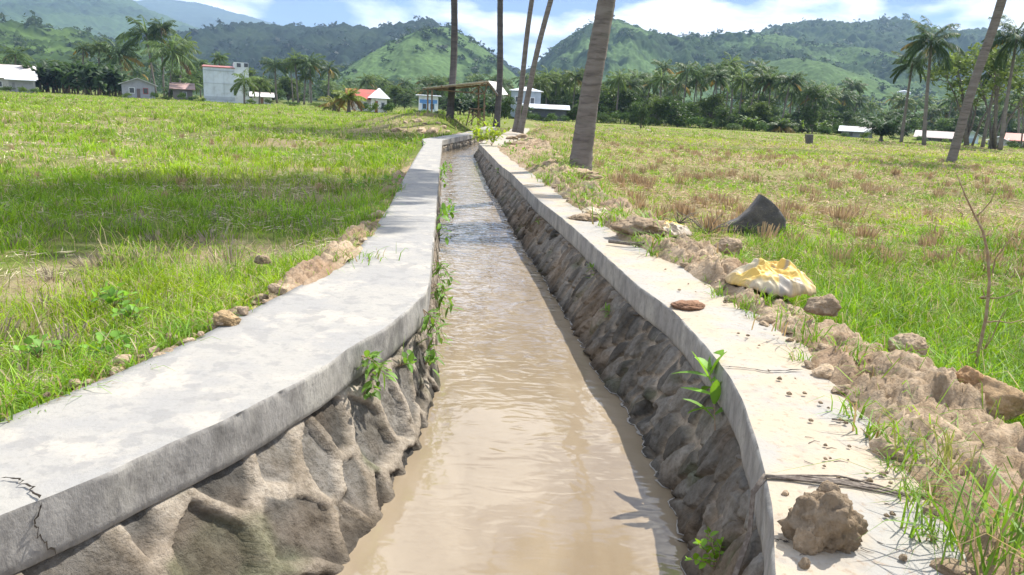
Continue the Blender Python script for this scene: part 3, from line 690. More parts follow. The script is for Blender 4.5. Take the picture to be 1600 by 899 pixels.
for i in range(34): banana(50+(i % 17)*8.6+R_.uniform(-4, 4), 96+(i//17)*6+R_.uniform(-2, 2), R_.uniform(40, 50), 'dark green banana plant in the dense grove behind the left field', 'banana plants of the dense left grove', i, rz=R_.uniform(0, 6))
tree(1512, 62, 150, 'tall airy tree with light green leaves behind the leaning palm trunk', kind=5, wide=1.0)
tree(1552, 56, 160, 'tall airy light green tree at the right edge, behind the slender palm', kind=6, wide=.95, rz=2)
tree(1598, 66, 125, 'airy light green tree at the very right edge of the field', kind=5, wide=.8, rz=4)
tree(1268, 80, 62, 'dark rounded tree with thick trunk at the right end of the grove', kind=4, wide=.8)
tree(1001, 58, 32, 'small dark bushy tree with a thin trunk standing alone before the grove', kind=2, wide=.7)
tree(818, 74, 26, 'small leafy tree beside the grey two storey house', kind=1, wide=1.1)
tree(895, 80, 32, 'rounded leafy tree left of the big palm trunk', kind=0, wide=1.0)
tree(788, 70, 40, 'leafy dark tree close behind the right post of the bamboo hut', kind=0, wide=.7)
for i in range(46):
    x = 890+i*9.4+R_.uniform(-4, 4); shrub(x, R_.uniform(80, 88), R_.uniform(9, 20), R_.uniform(22, 36), 'dark undergrowth shrub at the foot of the right grove', 'undergrowth shrubs below the right grove', i % 4, rz=i)
# droopy young palms
def young_palm(x, D, hpx, label, seed, base, n=22, up=1.35, low=-.4, nl=20, stem=.25, cat='palm tree', name='young_palm', Lk=.62, yel=.3):
    p = col(x, D); h = hpx*D/F; o = empty(name, (p[0], p[1], -.25)); tag(o, label, cat)
    obj('trunk', palm_trunk(seed, h*stem+.05, .13, 0, 0), o)
    c = obj('crown', palm_crown(seed, n=n, L_=h*Lk, nl=nl, lw=.045, base=base, yellow=yel, up=up, low=low), o); c.location = (0, 0, h*stem); return o
young_palm(545, 66, 58, 'bushy young coconut palm with yellow and green drooping fronds beside the red roofed house', 501, (.14, .19, .03), n=34, low=-.5, stem=.42, Lk=.5)
young_palm(522, 72, 44, 'yellowish young palm touching the bushier one by the red roofed house', 502, (.13, .15, .03), n=18)
young_palm(1376, 62, 52, 'dark green bushy palm with upright fronds alone in the right field', 503, (.04, .08, .028), n=30, up=1.52, low=.75, stem=.16, Lk=.95, yel=0)
young_palm(1218, 82, 40, 'young palm with drooping fronds before the right grove', 504, (.06, .1, .03))
G2 = 'green shrubs along the far edge of the field'
for i, (x, D, h_, w_, k) in enumerate([(600, 76, 12, 26, 0), (612, 75, 17, 24, 1), (570, 74, 15, 30, 1), (585, 72, 18, 18, 2), (640, 80, 9, 22, 2), (690, 74, 10, 18, 2), (660, 78, 8, 26, 0), (845, 76, 12, 26, 2), (925, 78, 14, 30, 2), (940, 80, 20, 24, 3), (760, 78, 9, 22, 0), (1290, 80, 14, 20, 1), (450, 92, 7, 40, 0), (500, 90, 8, 40, 2), (1585, 62, 10, 24, 1), (290, 95, 8, 30, 2), (170, 96, 9, 16, 2), (1400, 76, 7, 30, 3)]):
    shrub(x, D, h_, w_, 'low leafy green shrub at the far edge of the field', G2, k, rz=i)

rng = np.random.default_rng(78); parts = []
for (x_, y_, z_, r_, f_) in TREES:
    parts.append(leafball(rng, [((x_, y_, z_+r_*.5), r_), ((x_+r_*.5, y_, z_+r_*.2), r_*.7)], 48, r_*.30, np.array(f_)*rng.uniform(.9, 1.7), clump=8))
V, T, C = join(parts); o = obj('hillside_woodland', rawmesh('hillside_woodland', V, T, M_leaf, C, False)); tag(o, kind='stuff')
# distant tree cover on the valley floor
rng = np.random.default_rng(77); parts = []
for i in range(900):
    D = rng.uniform(190, 420); X = rng.uniform(-.85, .85)*D; r = rng.uniform(2.2, 4.5); hh = rng.uniform(1.8, 5.0)
    parts.append(leafball(rng, [((X, D, hh), r), ((X+r, D, hh*.6), r*.8)], 110, .55, np.array([.04, .07, .024])*rng.uniform(.8, 1.6), clump=11))
V, T, C = join(parts); o = obj('distant_woodland', rawmesh('distant_woodland', V, T, M_leaf, C, False)); tag(o, kind='stuff')

# ------------------------------------------------------------------ the near palm trunks
def near_palm(xb, yb, xt, yt, D, z, wb, wt, height, label, seed, crown=True, group=None):
    """trunk from its foot through picture point (xt, yt), carried on up to its crown above the frame"""
    d0 = un(xb, yb, z); p0 = col(xb, D, z)
    q = ptat(xt, yt, D); zt = q[2]; X1 = q[0]
    X0 = p0[0]; lean = (X1-X0)/(zt-z); hh = height
    o = empty('palm_trunk', (p0[0], D, z-.15)); 
    tag(o, label, 'palm tree', group); o.name = 'coconut_palm'
    rb = wb*D/F/2; rt = wt*D/F/2; s = np.linspace(0, 1, 150); rng = np.random.default_rng(seed)
    zz = s*(hh+.15); rr = (rb*.86)+(rt-rb*.86)*np.clip(zz/(zt-z), 0, 1.4); rr = rr*(1+.30*np.exp(-zz/.28))
    rr = rr*(1+.022*np.sin(zz*2*math.pi/.13+np.sin(zz*3)*2)+.012*rng.normal(size=150))
    wob = .05*np.sin(zz*.9+seed)
    pts = np.stack([lean*zz+wob-wob[0], .02*np.sin(zz*1.3+seed), zz], 1)
    mb = MB(); mb.tube(pts, rr, n=26, ring=lambda i, k: 1+.03*math.sin(k*1.7+i*.12+seed)+.02*math.sin(k*4.1+i*.5)); mb.build('trunk', M_bark2 if seed in (602, 603) else M_bark, o, True)
    c = obj('crown', palm_crown(seed, n=46 if seed == 601 else 26, L_=3.5 if seed == 601 else 2.7, nl=34, lw=.05 if seed == 601 else .035, base=(.07, .115, .03), low=-.9), o); c.location = pts[-1]
    return o
near_palm(905, 258, 941, 0, 12.9, -.03, 38, 26, 9.6, 'thick grey coconut palm trunk nearest the canal, standing on the right bank', 601)
near_palm(703, 188, 708, 0, 31.5, .38, 12.5, 9.5, 9.5, 'straight dark coconut palm trunk rising behind the bamboo hut', 602)
near_palm(776, 190, 783, 0, 30.5, .33, 11, 8.5, 9.8, 'dark coconut palm trunk at the right end of the bamboo hut', 603)
near_palm(805, 198, 834, 0, 29, .22, 9.5, 7, 9.2, 'slim coconut palm trunk, left of the leaning pair', 604)
near_palm(813, 199, 862, 0, 28.5, .22, 10, 7.5, 9.6, 'leaning coconut palm trunk, right of the leaning pair', 605)
near_palm(1486, 250, 1563, 0, 29, -.22, 15, 12, 9.0, 'dark coconut palm trunk leaning strongly to the right in the right field', 606)

for i, (x, D, h_, w_, k) in enumerate([(818, 72, 12, 20, 3), (836, 71, 14, 26, 1), (852, 72, 10, 18, 3), (866, 71, 15, 22, 0), (880, 72, 13, 20, 1), (800, 73, 9, 18, 3)]):
    shrub(x, D, h_, w_, 'leafy shrub half hiding the low dark shed behind the palm pair', 'shrubs before the low dark shed', k, rz=i)

for i, (x, D, h_, w_, k) in enumerate([(-8, 84, 9, 26, 1), (14, 83, 12, 20, 3), (40, 84, 10, 24, 2), (60, 86, 8, 22, 0), (196, 86, 9, 20, 2), (240, 87, 12, 18, 1), (262, 86, 8, 22, 3), (282, 87, 13, 16, 0), (305, 88, 9, 24, 1), (318, 88, 7, 14, 2), (395, 88, 8, 20, 0), (420, 90, 12, 18, 3), (655, 77, 8, 16, 1), (684, 77, 10, 14, 3), (1320, 75, 8, 18, 1), (1352, 75, 11, 16, 2), (1440, 74, 9, 22, 0), (1475, 74, 7, 18, 2), (1502, 73, 9, 18, 1), (1580, 72, 12, 16, 3)]):
    shrub(x, D, h_, w_, 'leafy yard shrub growing against one of the far houses', 'shrubs around the far houses', k, rz=i)

# ------------------------------------------------------------------ hut, houses, pylons
def P3(x, y, D): return ptat(x, y, D)
hut = empty('bamboo_hut', (*col(712, 31.5)[:2], .3)); tag(hut, 'open bamboo field hut with pale sheet roof by the bend of the canal', 'hut')
hb = np.array(hut.location)
def loc(p): return tuple(np.array(p)-hb)
def pole(name, a, b, r, n=6, parent=hut, m_=M_wood):
    mb = MB(); pts = [np.array(a)*(1-t)+np.array(b)*t for t in np.linspace(0, 1, 6)]; mb.tube(pts, r, n); return mb.build(name, m_, parent, True)
DF, DB = 30.6, 32.6
tops = {}
for nm, xb, yt, yb, D in (('fl', 668, 139, 190, DF), ('bl', 674.5, 140, 189, DB), ('fr', 756, 147, 195, DF), ('br', 747, 134, 193, DB)):
    b = P3(xb, yb+3, D); t = P3(xb+(.5 if 'l' in nm else 1), yt, D); tops[nm] = t; pole('post', loc(b), loc(t), .036)
A = P3(660, 137.5, DF-.3); B = P3(762, 126.5, DF-.3); C_ = P3(778, 147.5, DF-.3)
off = np.array([.35, DB-DF+.7, .05])
def sheet(name, a, b, nx, wave=.012, th=.012):
    r = []; 
    for k in range(nx+1):
        q = a+(b-a)*k/nx; r.append([q+np.array([0, 0, wave*(k % 2)]), q+off+np.array([0, 0, wave*(k % 2)])])
    g = np.array(r); g = np.concatenate([g, (g-np.array([0, 0, th]))[:, ::-1]], 1); g = np.concatenate([g, g[:, :1]], 1)-hb
    return obj(name, gridmesh(name, g, M_sh, smooth=False), hut)
M_sh = mat('hut_sheet', (.70, .68, .64), .6, noise=[(4, 5, .5, .7, (.46, .38, .28), .5)])
sheet('roof_panel', A, B, 40); sheet('roof_panel', B+np.array([.02, 0, 0]), C_, 12)
lo = np.array([0, 0, -.07])
for a, b in ((A+lo, B+lo), (A+off+lo, B+off+lo), (tops['fl'], tops['fr']), (tops['bl'], tops['br']), (B+lo, C_+lo), (B+off+lo, C_+off+lo), (tops['fl'], tops['bl']), (tops['fr'], tops['br']), (tops['fr'], B+lo), (P3(690, 141, DF), P3(690, 134, DF-.3)), (P3(735, 146, DF), P3(757, 129, DF-.3)), (tops['br'], B+off+lo)):
    pole('beam', loc(a), loc(b), .024)
# bamboo bench under the hut roof
be = empty('bamboo_bench', tuple(col(746, 31.2)[:2])+(.28,)); tag(be, 'rough bamboo bench with crossed legs under the right end of the hut', 'bench')
bb = np.array(be.location)
sl = MB(); a = P3(734, 170, 31.2)-bb; b = P3(757, 171, 31.2)-bb
for k in range(5): sl.tube([a+np.array([0, k*.11-.2, 0]), b+np.array([0, k*.11-.2, 0])], .028, 6)
sl.build('seat', M_wood, be, True)
for xa, xb2 in ((735, 728.5), (742, 736), (756, 757), (750, 750)): pole('leg', P3(xa, 171, 31.3)-bb, P3(xb2, 196, 31.0)-bb, .028, parent=be)
for q1, q2 in (((732, 192), (750, 176)), ((740, 178), (755, 190)), ((734, 176), (756, 184))): pole('brace', P3(*q1, 31.2)-bb, P3(*q2, 31.2)-bb, .022, parent=be)

def house(label, x0, x1, ytop_wall, ytop_roof, D, wall=(.7, .7, .68), roof=(.5, .5, .5), style='gable', deep=6., feats=(), name='house', cat='house', rz=0., over=.35):
    """x0, x1 wall ends and the two heights in the picture; the front stands at depth D"""
    pa = col(x0, D); pb = col(x1, D); W = pb[0]-pa[0]; cx = (pa[0]+pb[0])/2; xm = (x0+x1)/2
    hw = ptat(xm, ytop_wall, D)[2]+.23; hr = ptat(xm, ytop_roof, D)[2]+.23
    o = empty(name, (cx, D, -.25), rz-math.atan(cx/D)); tag(o, label, cat)
    m_ = MB(); m_.box((0, deep/2, hw/2), (W, deep, hw), col=wall); m_.build('wall', M_wall, o)
    roof = tuple(q*.8 for q in roof); r = MB(); w2 = W/2+over; th = .06
    if style == 'gable':      # ridge runs to the back, gable end to the front
        V = [(-w2, -over, hw-.05), (0, -over, hr), (w2, -over, hw-.05)]; V = V+[(x, deep+over, z) for x, _, z in V]; V = V+[(x, y, z-th) for x, y, z in V]
        r.add(V, [(0, 1, 4, 3), (1, 2, 5, 4), (6, 9, 10, 7), (7, 10, 11, 8), (0, 6, 7, 1), (1, 7, 8, 2), (3, 4, 10, 9), (4, 5, 11, 10), (0, 3, 9, 6), (2, 8, 11, 5)], roof)
        g = MB(); g.add([(-W/2, .02, hw), (W/2, .02, hw), (0, .02, hr-th-.02), (-W/2, .2, hw), (W/2, .2, hw), (0, .2, hr-th-.02)], [(0, 1, 2), (3, 5, 4), (0, 2, 5, 3), (1, 4, 5, 2)], wall); g.build('gable', M_wall, o)
    elif style == 'long':     # ridge runs across the view
        V = [(-w2, -over, hw-.08), (w2, -over, hw-.08), (w2, deep/2, hr), (-w2, deep/2, hr), (-w2, deep+over, hw-.08), (w2, deep+over, hw-.08)]; V = V+[(x, y, z-th) for x, y, z in V]
        r.add(V, [(0, 1, 2, 3), (3, 2, 5, 4), (6, 9, 8, 7), (9, 10, 11, 8), (0, 6, 7, 1), (4, 5, 11, 10), (1, 7, 8, 2), (2, 8, 11, 5), (0, 3, 9, 6), (3, 4, 10, 9)], roof)
        for sx in (-1, 1):
            g = MB(); g.add([(sx*W/2, 0, hw), (sx*W/2, deep, hw), (sx*W/2, deep/2, hr-th-.03), (sx*(W/2-.15), 0, hw), (sx*(W/2-.15), deep, hw), (sx*(W/2-.15), deep/2, hr-th-.03)], [(0, 1, 2), (3, 5, 4), (0, 2, 5, 3), (1, 4, 5, 2)], wall); g.build('gable', M_wall, o)
    elif style == 'hip':
        V = [(-w2, -over, hw), (w2, -over, hw), (w2, deep+over, hw), (-w2, deep+over, hw), (-W*.04, deep/2, hr), (W*.04, deep/2, hr)]
        r.add(V, [(0, 1, 5, 4), (1, 2, 5), (2, 3, 4, 5), (3, 0, 4), (0, 3, 2, 1)], roof)
    else:                     # flat slab or single slope
        r.add([(-w2, -over, hw+.02), (w2, -over, hw+.02), (w2, deep+over, hr), (-w2, deep+over, hr), (-w2, -over, hw+.1), (w2, -over, hw+.1), (w2, deep+over, hr+.1), (-w2, deep+over, hr+.1)], [(0, 3, 2, 1), (4, 5, 6, 7), (0, 1, 5, 4), (2, 3, 7, 6), (1, 2, 6, 5), (0, 4, 7, 3)], roof)
    r.build('roof', M_roof, o)
    for f in feats:           # (kind, u, v, width, height, colour) as shares of the front
        k, u, v, fw_, fh, fc = f; fx = (u-.5)*W; fz = v*hw; ww = fw_*W; hh = fh*hw
        fr = MB(); t = .06
        if k == 'door': fr.box((fx, -.03, hh/2), (ww, .08, hh), col=fc); fr.build('door', M_wall, o)
        elif k == 'panel': fr.box((fx, -.02, fz), (ww, .06, hh), col=fc); fr.build('wall_panel', M_wall, o)
        else:
            for q in ((fx-ww/2, -.03, fz, t, .08, hh), (fx+ww/2, -.03, fz, t, .08, hh), (fx, -.03, fz+hh/2, ww+t-.004, .07, t), (fx, -.03, fz-hh/2, ww+t-.004, .07, t)): fr.box(q[:3], q[3:], col=fc)
            wo = fr.build('window', M_wall, o); gp = MB(); gp.box((fx, -.012, fz), (ww-.03, .03, hh-.03)); gp.build('pane', M_glass, wo)
    return o
WH = (.72, .74, .76); GYW = (.45, .48, .52)
house('long low shed with rusty white sheet roof at far left', -18, 50, 121, 100, 92, (.42, .42, .42), (.78, .75, .72), 'long', 9, (('window', .3, .5, .12, .4, WH),), 'shed', 'shed')
house('small lean-to with bright sheet roof in front of the rusty roofed shed', 18, 50, 126, 111, 86, (.3, .3, .32), (.85, .88, .92), 'slope', 3, (('door', .2, 0, .1, .8, (.2, .2, .22)),), 'shed', 'shed')
house('grey gabled house with pale roof between the banana grove and tall palms', 194, 240, 132, 121.5, 90, (.32, .33, .38), (.72, .74, .78), 'gable', 8, (('window', .3, .55, .16, .4, WH), ('window', .72, .55, .14, .4, (.35, .1, .1)), ('door', .5, 0, .1, .7, (.15, .12, .12))))
house('small dark house with pinkish sheet roof behind the tall left palms', 272, 300, 138, 129, 92, (.16, .15, .15), (.5, .33, .3), 'long', 6, (('window', .6, .5, .2, .4, GYW),))
tb = house('tall pale windowless block building with a thin red roof edge and small roof tower', 321, 366, 106, 100, 92, (.56, .62, .68), (.42, .14, .12), 'slope', 9,
      (('panel', .5, .12, .98, .10, (.42, .47, .52)), ('panel', .5, .92, .98, .03, (.40, .45, .5)), ('panel', .5, .55, .98, .012, (.42, .46, .5)), ('panel', .33, .5, .008, .96, (.45, .5, .54)), ('panel', .66, .5, .008, .96, (.45, .5, .54))), 'building', 'building', over=.1)
p = col(376, 92); hh = ptat(376, 97, 92)[2]+.23; mb = MB(); mb.box(((p[0]-tb.location[0])*1.02, 3.1, hh/2), (21*92/F, 6, hh), col=(.66, .7, .74)); wt = mb.build('tower', M_wall, tb)
for q in (370.5, 381):
    mb = MB(); c = ptat(q, 101.5, 92); mb.box(((c[0]-tb.location[0])*1.02, .09, c[2]+.25), (.45, .08, .45)); mb.build('window', M_glass, tb)
house('small low white house half hidden by the small palm right of the tall building', 395, 424, 150, 144, 95, (.6, .6, .58), (.7, .68, .66), 'long', 5, (('door', .5, 0, .15, .8, (.25, .15, .1)),))
house('house with bright red sheet roof behind the bushy yellow palm', 545, 582, 153, 138.5, 78, (.74, .73, .7), (.50, .09, .06), 'long', 6, (('window', .7, .5, .15, .4, WH),))
house('small white house with pale pyramid roof and red door', 580, 604, 153.5, 137, 76, (.78, .78, .78), (.66, .70, .76), 'hip', 5.4, (('door', .33, 0, .18, .8, (.30, .06, .05)), ('window', .75, .5, .2, .42, GYW)))
house('low white and blue house seen behind the bamboo hut', 654, 684, 150.5, 149, 82, (.72, .76, .82), (.7, .76, .84), 'slope', 6, (('panel', .5, .72, .9, .2, (.12, .28, .6)), ('window', .3, .45, .2, .3, (.2, .4, .7)), ('window', .7, .45, .2, .3, (.2, .4, .7)), ('panel', .08, .3, .1, .55, (.7, .72, .76))))
house('grey two storey house with pale hip roof behind the leaning palm pair', 797, 843, 142, 134, 80, (.34, .40, .46), (.68, .74, .8), 'hip', 7, (('window', .2, .7, .12, .2, WH), ('window', .72, .66, .14, .24, WH), ('door', .82, 0, .1, .35, (.1, .1, .12)), ('window', .35, .3, .2, .2, WH), ('panel', .5, .5, .99, .03, (.55, .6, .66))), over=.3)
house('low dark shed with long pale roof beside the grey two storey house', 812, 884, 168, 162.5, 76, (.08, .09, .11), (.62, .66, .72), 'long', 4, (('panel', .2, .4, .1, .6, WH),), 'shed', 'shed')
house('low grey house with pale gabled roof left of the dark bushy palm', 1316, 1360, 204, 197.5, 78, (.26, .28, .30), (.68, .72, .76), 'long', 6, (('window', .3, .5, .12, .5, (.12, .12, .12)), ('door', .7, 0, .1, .8, (.1, .09, .08))))
house('long low house with dull pinkish brown sheet roof behind the tall palm pair', 1436, 1494, 214, 205, 78, (.2, .19, .19), (.46, .38, .37), 'long', 7, (('window', .3, .5, .1, .5, (.3, .3, .3)), ('door', .6, 0, .08, .8, (.08, .07, .07))))
house('small white shed with bright gable behind the airy trees', 1506, 1526, 212, 204, 76, (.6, .72, .82), (.8, .85, .9), 'gable', 4, (('door', .5, 0, .3, .7, (.3, .4, .5)),))
house('low white tent-like shed between the leaning trunk and red roofed house', 1545, 1572, 220, 213, 76, (.5, .52, .54), (.8, .84, .88), 'gable', 5, (('door', .5, 0, .2, .6, (.2, .2, .2)),), 'shed', 'shed')
house('house with orange red roof at the right edge of the field', 1578, 1630, 219, 209, 76, (.7, .66, .6), (.5, .14, .10), 'long', 6, (('window', .3, .5, .1, .5, WH), ('door', .15, 0, .08, .8, (.2, .15, .12))))

def pylon(x, ytop, ybase, D, label, arms):
    b = ptat(x, ybase, D); t = ptat(x, ytop, D); h = t[2]-b[2]; o = empty('pylon', tuple(b)); tag(o, label, 'pylon')
    w0, w1 = h*.09, h*.012; mb = MB(); r = h*.011
    cs = lambda z: w0+(w1-w0)*z/h
    lv = np.linspace(0, h, 9)
    for sx, sy in ((-1, -1), (1, -1), (1, 1), (-1, 1)): mb.tube([(sx*w0, sy*w0, 0), (sx*w1, sy*w1, h)], r, 4)
    for i in range(8):
        a, c = cs(lv[i]), cs(lv[i+1])
        for s1, s2 in (((-1, -1), (1, -1)), ((1, -1), (1, 1)), ((1, 1), (-1, 1)), ((-1, 1), (-1, -1))):
            mb.tube([(s1[0]*a, s1[1]*a, lv[i]), (s2[0]*c, s2[1]*c, lv[i+1])], r*.6, 3); mb.tube([(s2[0]*a, s2[1]*a, lv[i]), (s1[0]*c, s1[1]*c, lv[i+1])], r*.6, 3)
    mb.build('tower', M_steel, o)
    for ay, aw in arms:
        z = ptat(x, ay, D)[2]-b[2]; ww = aw*D/F; am = MB(); am.tube([(-ww, 0, z), (0, 0, z+ww*.25), (ww, 0, z)], r*1.3, 4); am.tube([(-ww, 0, z), (ww, 0, z)], r*1.3, 4)
        for k in (-1, 1): am.tube([(k*ww, 0, z), (k*ww, 0, z-h*.05)], r*1.2, 4)
        am.build('arm', M_steel, o)
pylon(619, 60, 128, 560, 'white lattice pylon with three arms standing before the dark hill', ((73, 6), (87, 5.5), (99, 5)))
pylon(1402, 142, 205, 300, 'faint lattice pylon with three pale arms between bushy palm and slender palm', ((144, 10), (154, 10), (164, 10)))

# ------------------------------------------------------------------ grass
rng = np.random.default_rng(11)
def blades(X, Y, hgt, wid, c, spread=.35, tip=None, two=True, z=None, flop=.5):
    n = len(X); Z = gz(X, Y) if z is None else z
    az = rng.random(n)*6.283; ln = rng.random(n)**.8*spread; d = np.stack([np.cos(az), np.sin(az), 0*az], 1); sd_ = np.stack([-d[:, 1], d[:, 0], 0*az], 1)
    fa = rng.random(n)*6.283; sd_ = np.stack([np.cos(fa), np.sin(fa), 0*fa], 1)
    h = hgt[:, None]; w_ = wid[:, None]; b = np.stack([X, Y, Z-.01], 1); up_ = np.array([0, 0, 1.])
    m1 = b+up_*h*.55+d*h*(ln*.35)[:, None]; m2 = b+up_*h*(.92-.25*ln[:, None]*flop)+d*h*(ln*1.05)[:, None]
    tp = b+up_*h*(1-.75*ln[:, None]*flop)+d*h*(ln*1.7)[:, None]
    V = np.stack([b-sd_*w_*.5, b+sd_*w_*.5, m1-sd_*w_*.45, m1+sd_*w_*.45, m2-sd_*w_*.27, m2+sd_*w_*.27, tp], 1).reshape(-1, 3)
    i = np.arange(n)[:, None]*7; T = np.concatenate([i+[[0, 1, 3]], i+[[0, 3, 2]], i+[[2, 3, 5]], i+[[2, 5, 4]], i+[[4, 5, 6]]])
    return V, T, np.repeat(c, 7, 0)
def scatter(n, d0, d1, side, spread=.86):
    D = d0*(d1/d0)**rng.random(n); X = (rng.random(n)*2-1)*(spread*D+1.2)
    k = (X < xLo(D)+.015) if side < 0 else (X > xRo(D)-.02+.0*D); return X[k], D[k]
def fieldgrass(side, n, d0, d1, name, clumped=0):
    if clumped:
        X, Y = scatter(n//clumped, d0, d1, side); sp = .018+.05*rng.random(len(X)); kc = rng.random(len(X)); X0 = np.repeat(X, clumped); Y0 = np.repeat(Y, clumped); sp = np.repeat(sp, clumped)*(1+.05*Y0)
        X = X0+rng.normal(0, 1, len(X0))*sp; Y = Y0+rng.normal(0, 1, len(X0))*sp; kc = np.repeat(kc, clumped)
        ok = (X < xLo(Y)+.01) if side < 0 else (X > xRo(Y)); X, Y, kc = X[ok], Y[ok], kc[ok]
    else: X, Y = scatter(n, d0, d1, side); kc = rng.random(len(X))
    den = fbm(X*.9, Y*.9, seed=80)+.6*fbm(X*4, Y*4, seed=81)+.15
    bank = (xLo(Y)-X) if side < 0 else (X-xRo(Y)); near_b = bank < .16
    if side > 0:
        strawy = ss(5.8, 8.5, Y)*ss(-.35, .1, fbm(X*.25, Y*.35, seed=82))
        keep = rng.random(len(X)) < np.clip(.95+.3*den-.45*strawy, .05, 1)
        keep &= (bank > .5) | (rng.random(len(X)) < .10)
    else:
        strawy = ss(-.08, .25, fbm(X*.5, Y*.7, seed=83)); keep = rng.random(len(X)) < np.clip(.8+1.1*den-.5*strawy, .08, 1)
        keep &= (~near_b) | (rng.random(len(X)) < .07)
    X, Y, den = X[keep], Y[keep], den[keep]; strawy = strawy[keep]; kc = kc[keep]; nn_ = len(X)
    fr = np.hypot(X, Y)
    tall = .5+.5*ss(-.3, .5, fbm(X*1.1+5, Y*1.1, seed=84)); 
    bun = 0
    hgt = (.05+.125*tall*rng.random(nn_)**.7+.02*rng.random(nn_))*(1+.25*ss(8, 30, fr))
    if side > 0: hgt *= 1.12-.47*ss(5.5, 9, Y)
    else: hgt *= .95
    if clumped: hgt = hgt*(.8+.9*kc)
    wid = np.maximum(.0035+.003*rng.random(nn_), fr*.00085)
    g = rng.random((nn_, 1)); big = fbm(X*.35, Y*.5, seed=85)[:, None]
    if side < 0: c = np.array([.095, .22, .018])*(1-g)+np.array([.30, .46, .045])*g
    else: c = np.array([.09, .215, .022])*(1-g)+np.array([.28, .45, .045])*g
    c = c*(1+.35*big)+np.array([.06, .045, .0])*ss(.1, .5, fbm(X*.22, Y*.5, seed=86))[:, None]
    f_ = ss(10, 40, fr)[:, None]; c = c*(1-f_*.5)+np.array([.24, .34, .05])*f_*.5*(1+.4*big)
    band = np.exp(-((Y-36-.1*X)/7)**2)*(side > 0); c = c*(1-.6*band[:, None])+np.array([.36, .46, .05])*.6*band[:, None]
    if clumped: c = c*(.55+.75*((kc*7.7) % 1))[:, None]
    dry = rng.random(nn_) < .10+.22*strawy; c[dry] = np.array([.46, .38, .22])*(.6+.6*rng.random((dry.sum(), 1)))
    V, T, C = blades(X, Y, hgt, wid, c, spread=.9)
    o = obj(name, rawmesh(name, V, T, M_leaf, C, False)); tag(o, kind='stuff')
fieldgrass(-1, 230000, 1.2, 95, 'grass')
fieldgrass(1, 230000, 1.2, 95, 'grass')
fieldgrass(-1, 210000, 1.2, 70, 'grass', 22)
fieldgrass(1, 210000, 1.2, 70, 'grass', 22)

# straw lying about
def straw(side, n, d0, d1, thr, cc):
    X, Y = scatter(n, d0, d1, side); k = (fbm(X*.7, Y*1.0, seed=90+side)+.5*fbm(X*3, Y*3, seed=91) > thr); X, Y = X[k], Y[k]; n = len(X)
    bank = (xLo(Y)-X) if side < 0 else (X-xRo(Y)); k = bank > .25; X, Y = X[k], Y[k]; n = len(X)
    fr = np.hypot(X, Y); az = rng.random(n)*6.283; ln = (.05+.12*rng.random(n))*(1+.3*ss(10, 30, fr)); tilt = rng.normal(0, .25, n)
    d = np.stack([np.cos(az)*np.cos(tilt), np.sin(az)*np.cos(tilt), np.sin(tilt)], 1); z = gz(X, Y)+.02+.05*rng.random(n)
    w_ = np.maximum(.003, fr*.0008); s_ = unit(np.cross(d, rnd_dirs(rng, n)))
    V, T, C = quads(np.stack([X, Y, z], 1), d*ln[:, None]*.5, s_*w_[:, None]*.6, np.array(cc)*(.6+.6*rng.random((n, 1))))
    o = obj('straw', rawmesh('straw', V, T, M_straw, C, False)); tag(o, kind='stuff')
straw(-1, 80000, 1.6, 60, .02, (.56, .48, .33))
straw(1, 150000, 5.6, 60, -.15, (.52, .40, .25))

# stubble clumps left from the harvest
def stub_mesh(seed, c, n=26, h=.17, sp=.045):
    r = np.random.default_rng(seed); n_ = n; x = r.normal(0, sp, n_); y = r.normal(0, sp, n_); P = []
    for i in range(n_):
        hh = h*(.6+.5*r.random()); d = np.array([x[i]*.7+r.normal(0, .014), y[i]*.7+r.normal(0, .014), hh]); a = r.random()*3.14; s_ = np.array([math.cos(a), math.sin(a), 0])*.0045
        b = np.array([x[i], y[i], -.02]); t = b+d; cc = np.array(c)*(.6+.7*r.random())
        P.append((np.array([b-s_, b+s_, t+s_*.7, t-s_*.7]), np.array([[0, 1, 2], [0, 2, 3]]), np.tile(cc, (4, 1))))
    V, T, C = join(P); return rawmesh('rice_stubble', V, T, M_straw, C, False)
SB = [stub_mesh(700+k, (.42, .31, .18), n=46, sp=.024, h=.15) for k in range(5)]; SG = [stub_mesh(710+k, (.30, .25, .19), n=40, sp=.06, h=.13) for k in range(4)]
rr = random.Random(9); cnt = 0
for i in range(1600):
    D = 6.0*(30/6.0)**rr.random(); X = rr.uniform(.1, .80)*D+.3
    X = round(X/.42)*.42+rr.uniform(-.07, .07); D = round(D/.5)*.5+rr.uniform(-.06, .06)
    if X < float(xRo(D))+.9 or D < 6.0: continue
    if float(fbm(np.array([X*.2]), np.array([D*.25]), seed=82)[0]) < -.12 and rr.random() < .75: continue
    if math.hypot(X-.75*0-1.95, D-6.6) < .8: continue
    cnt += 1
    if cnt > 285: break
    o = obj('rice_stubble', SB[i % 5], loc=(X, D, float(gz(X, D)))); s = rr.uniform(.8, 1.5); o.scale = (s*1.2, s*1.2, s*rr.uniform(.8, 1.15)); o.rotation_euler = (rr.uniform(-.15, .15), rr.uniform(-.15, .15), rr.uniform(0, 6.28))
    tag(o, 'reddish brown rice stubble tuft left standing in the field right of the canal', 'rice stubble', 'stubble tufts in the right field')
cnt = 0
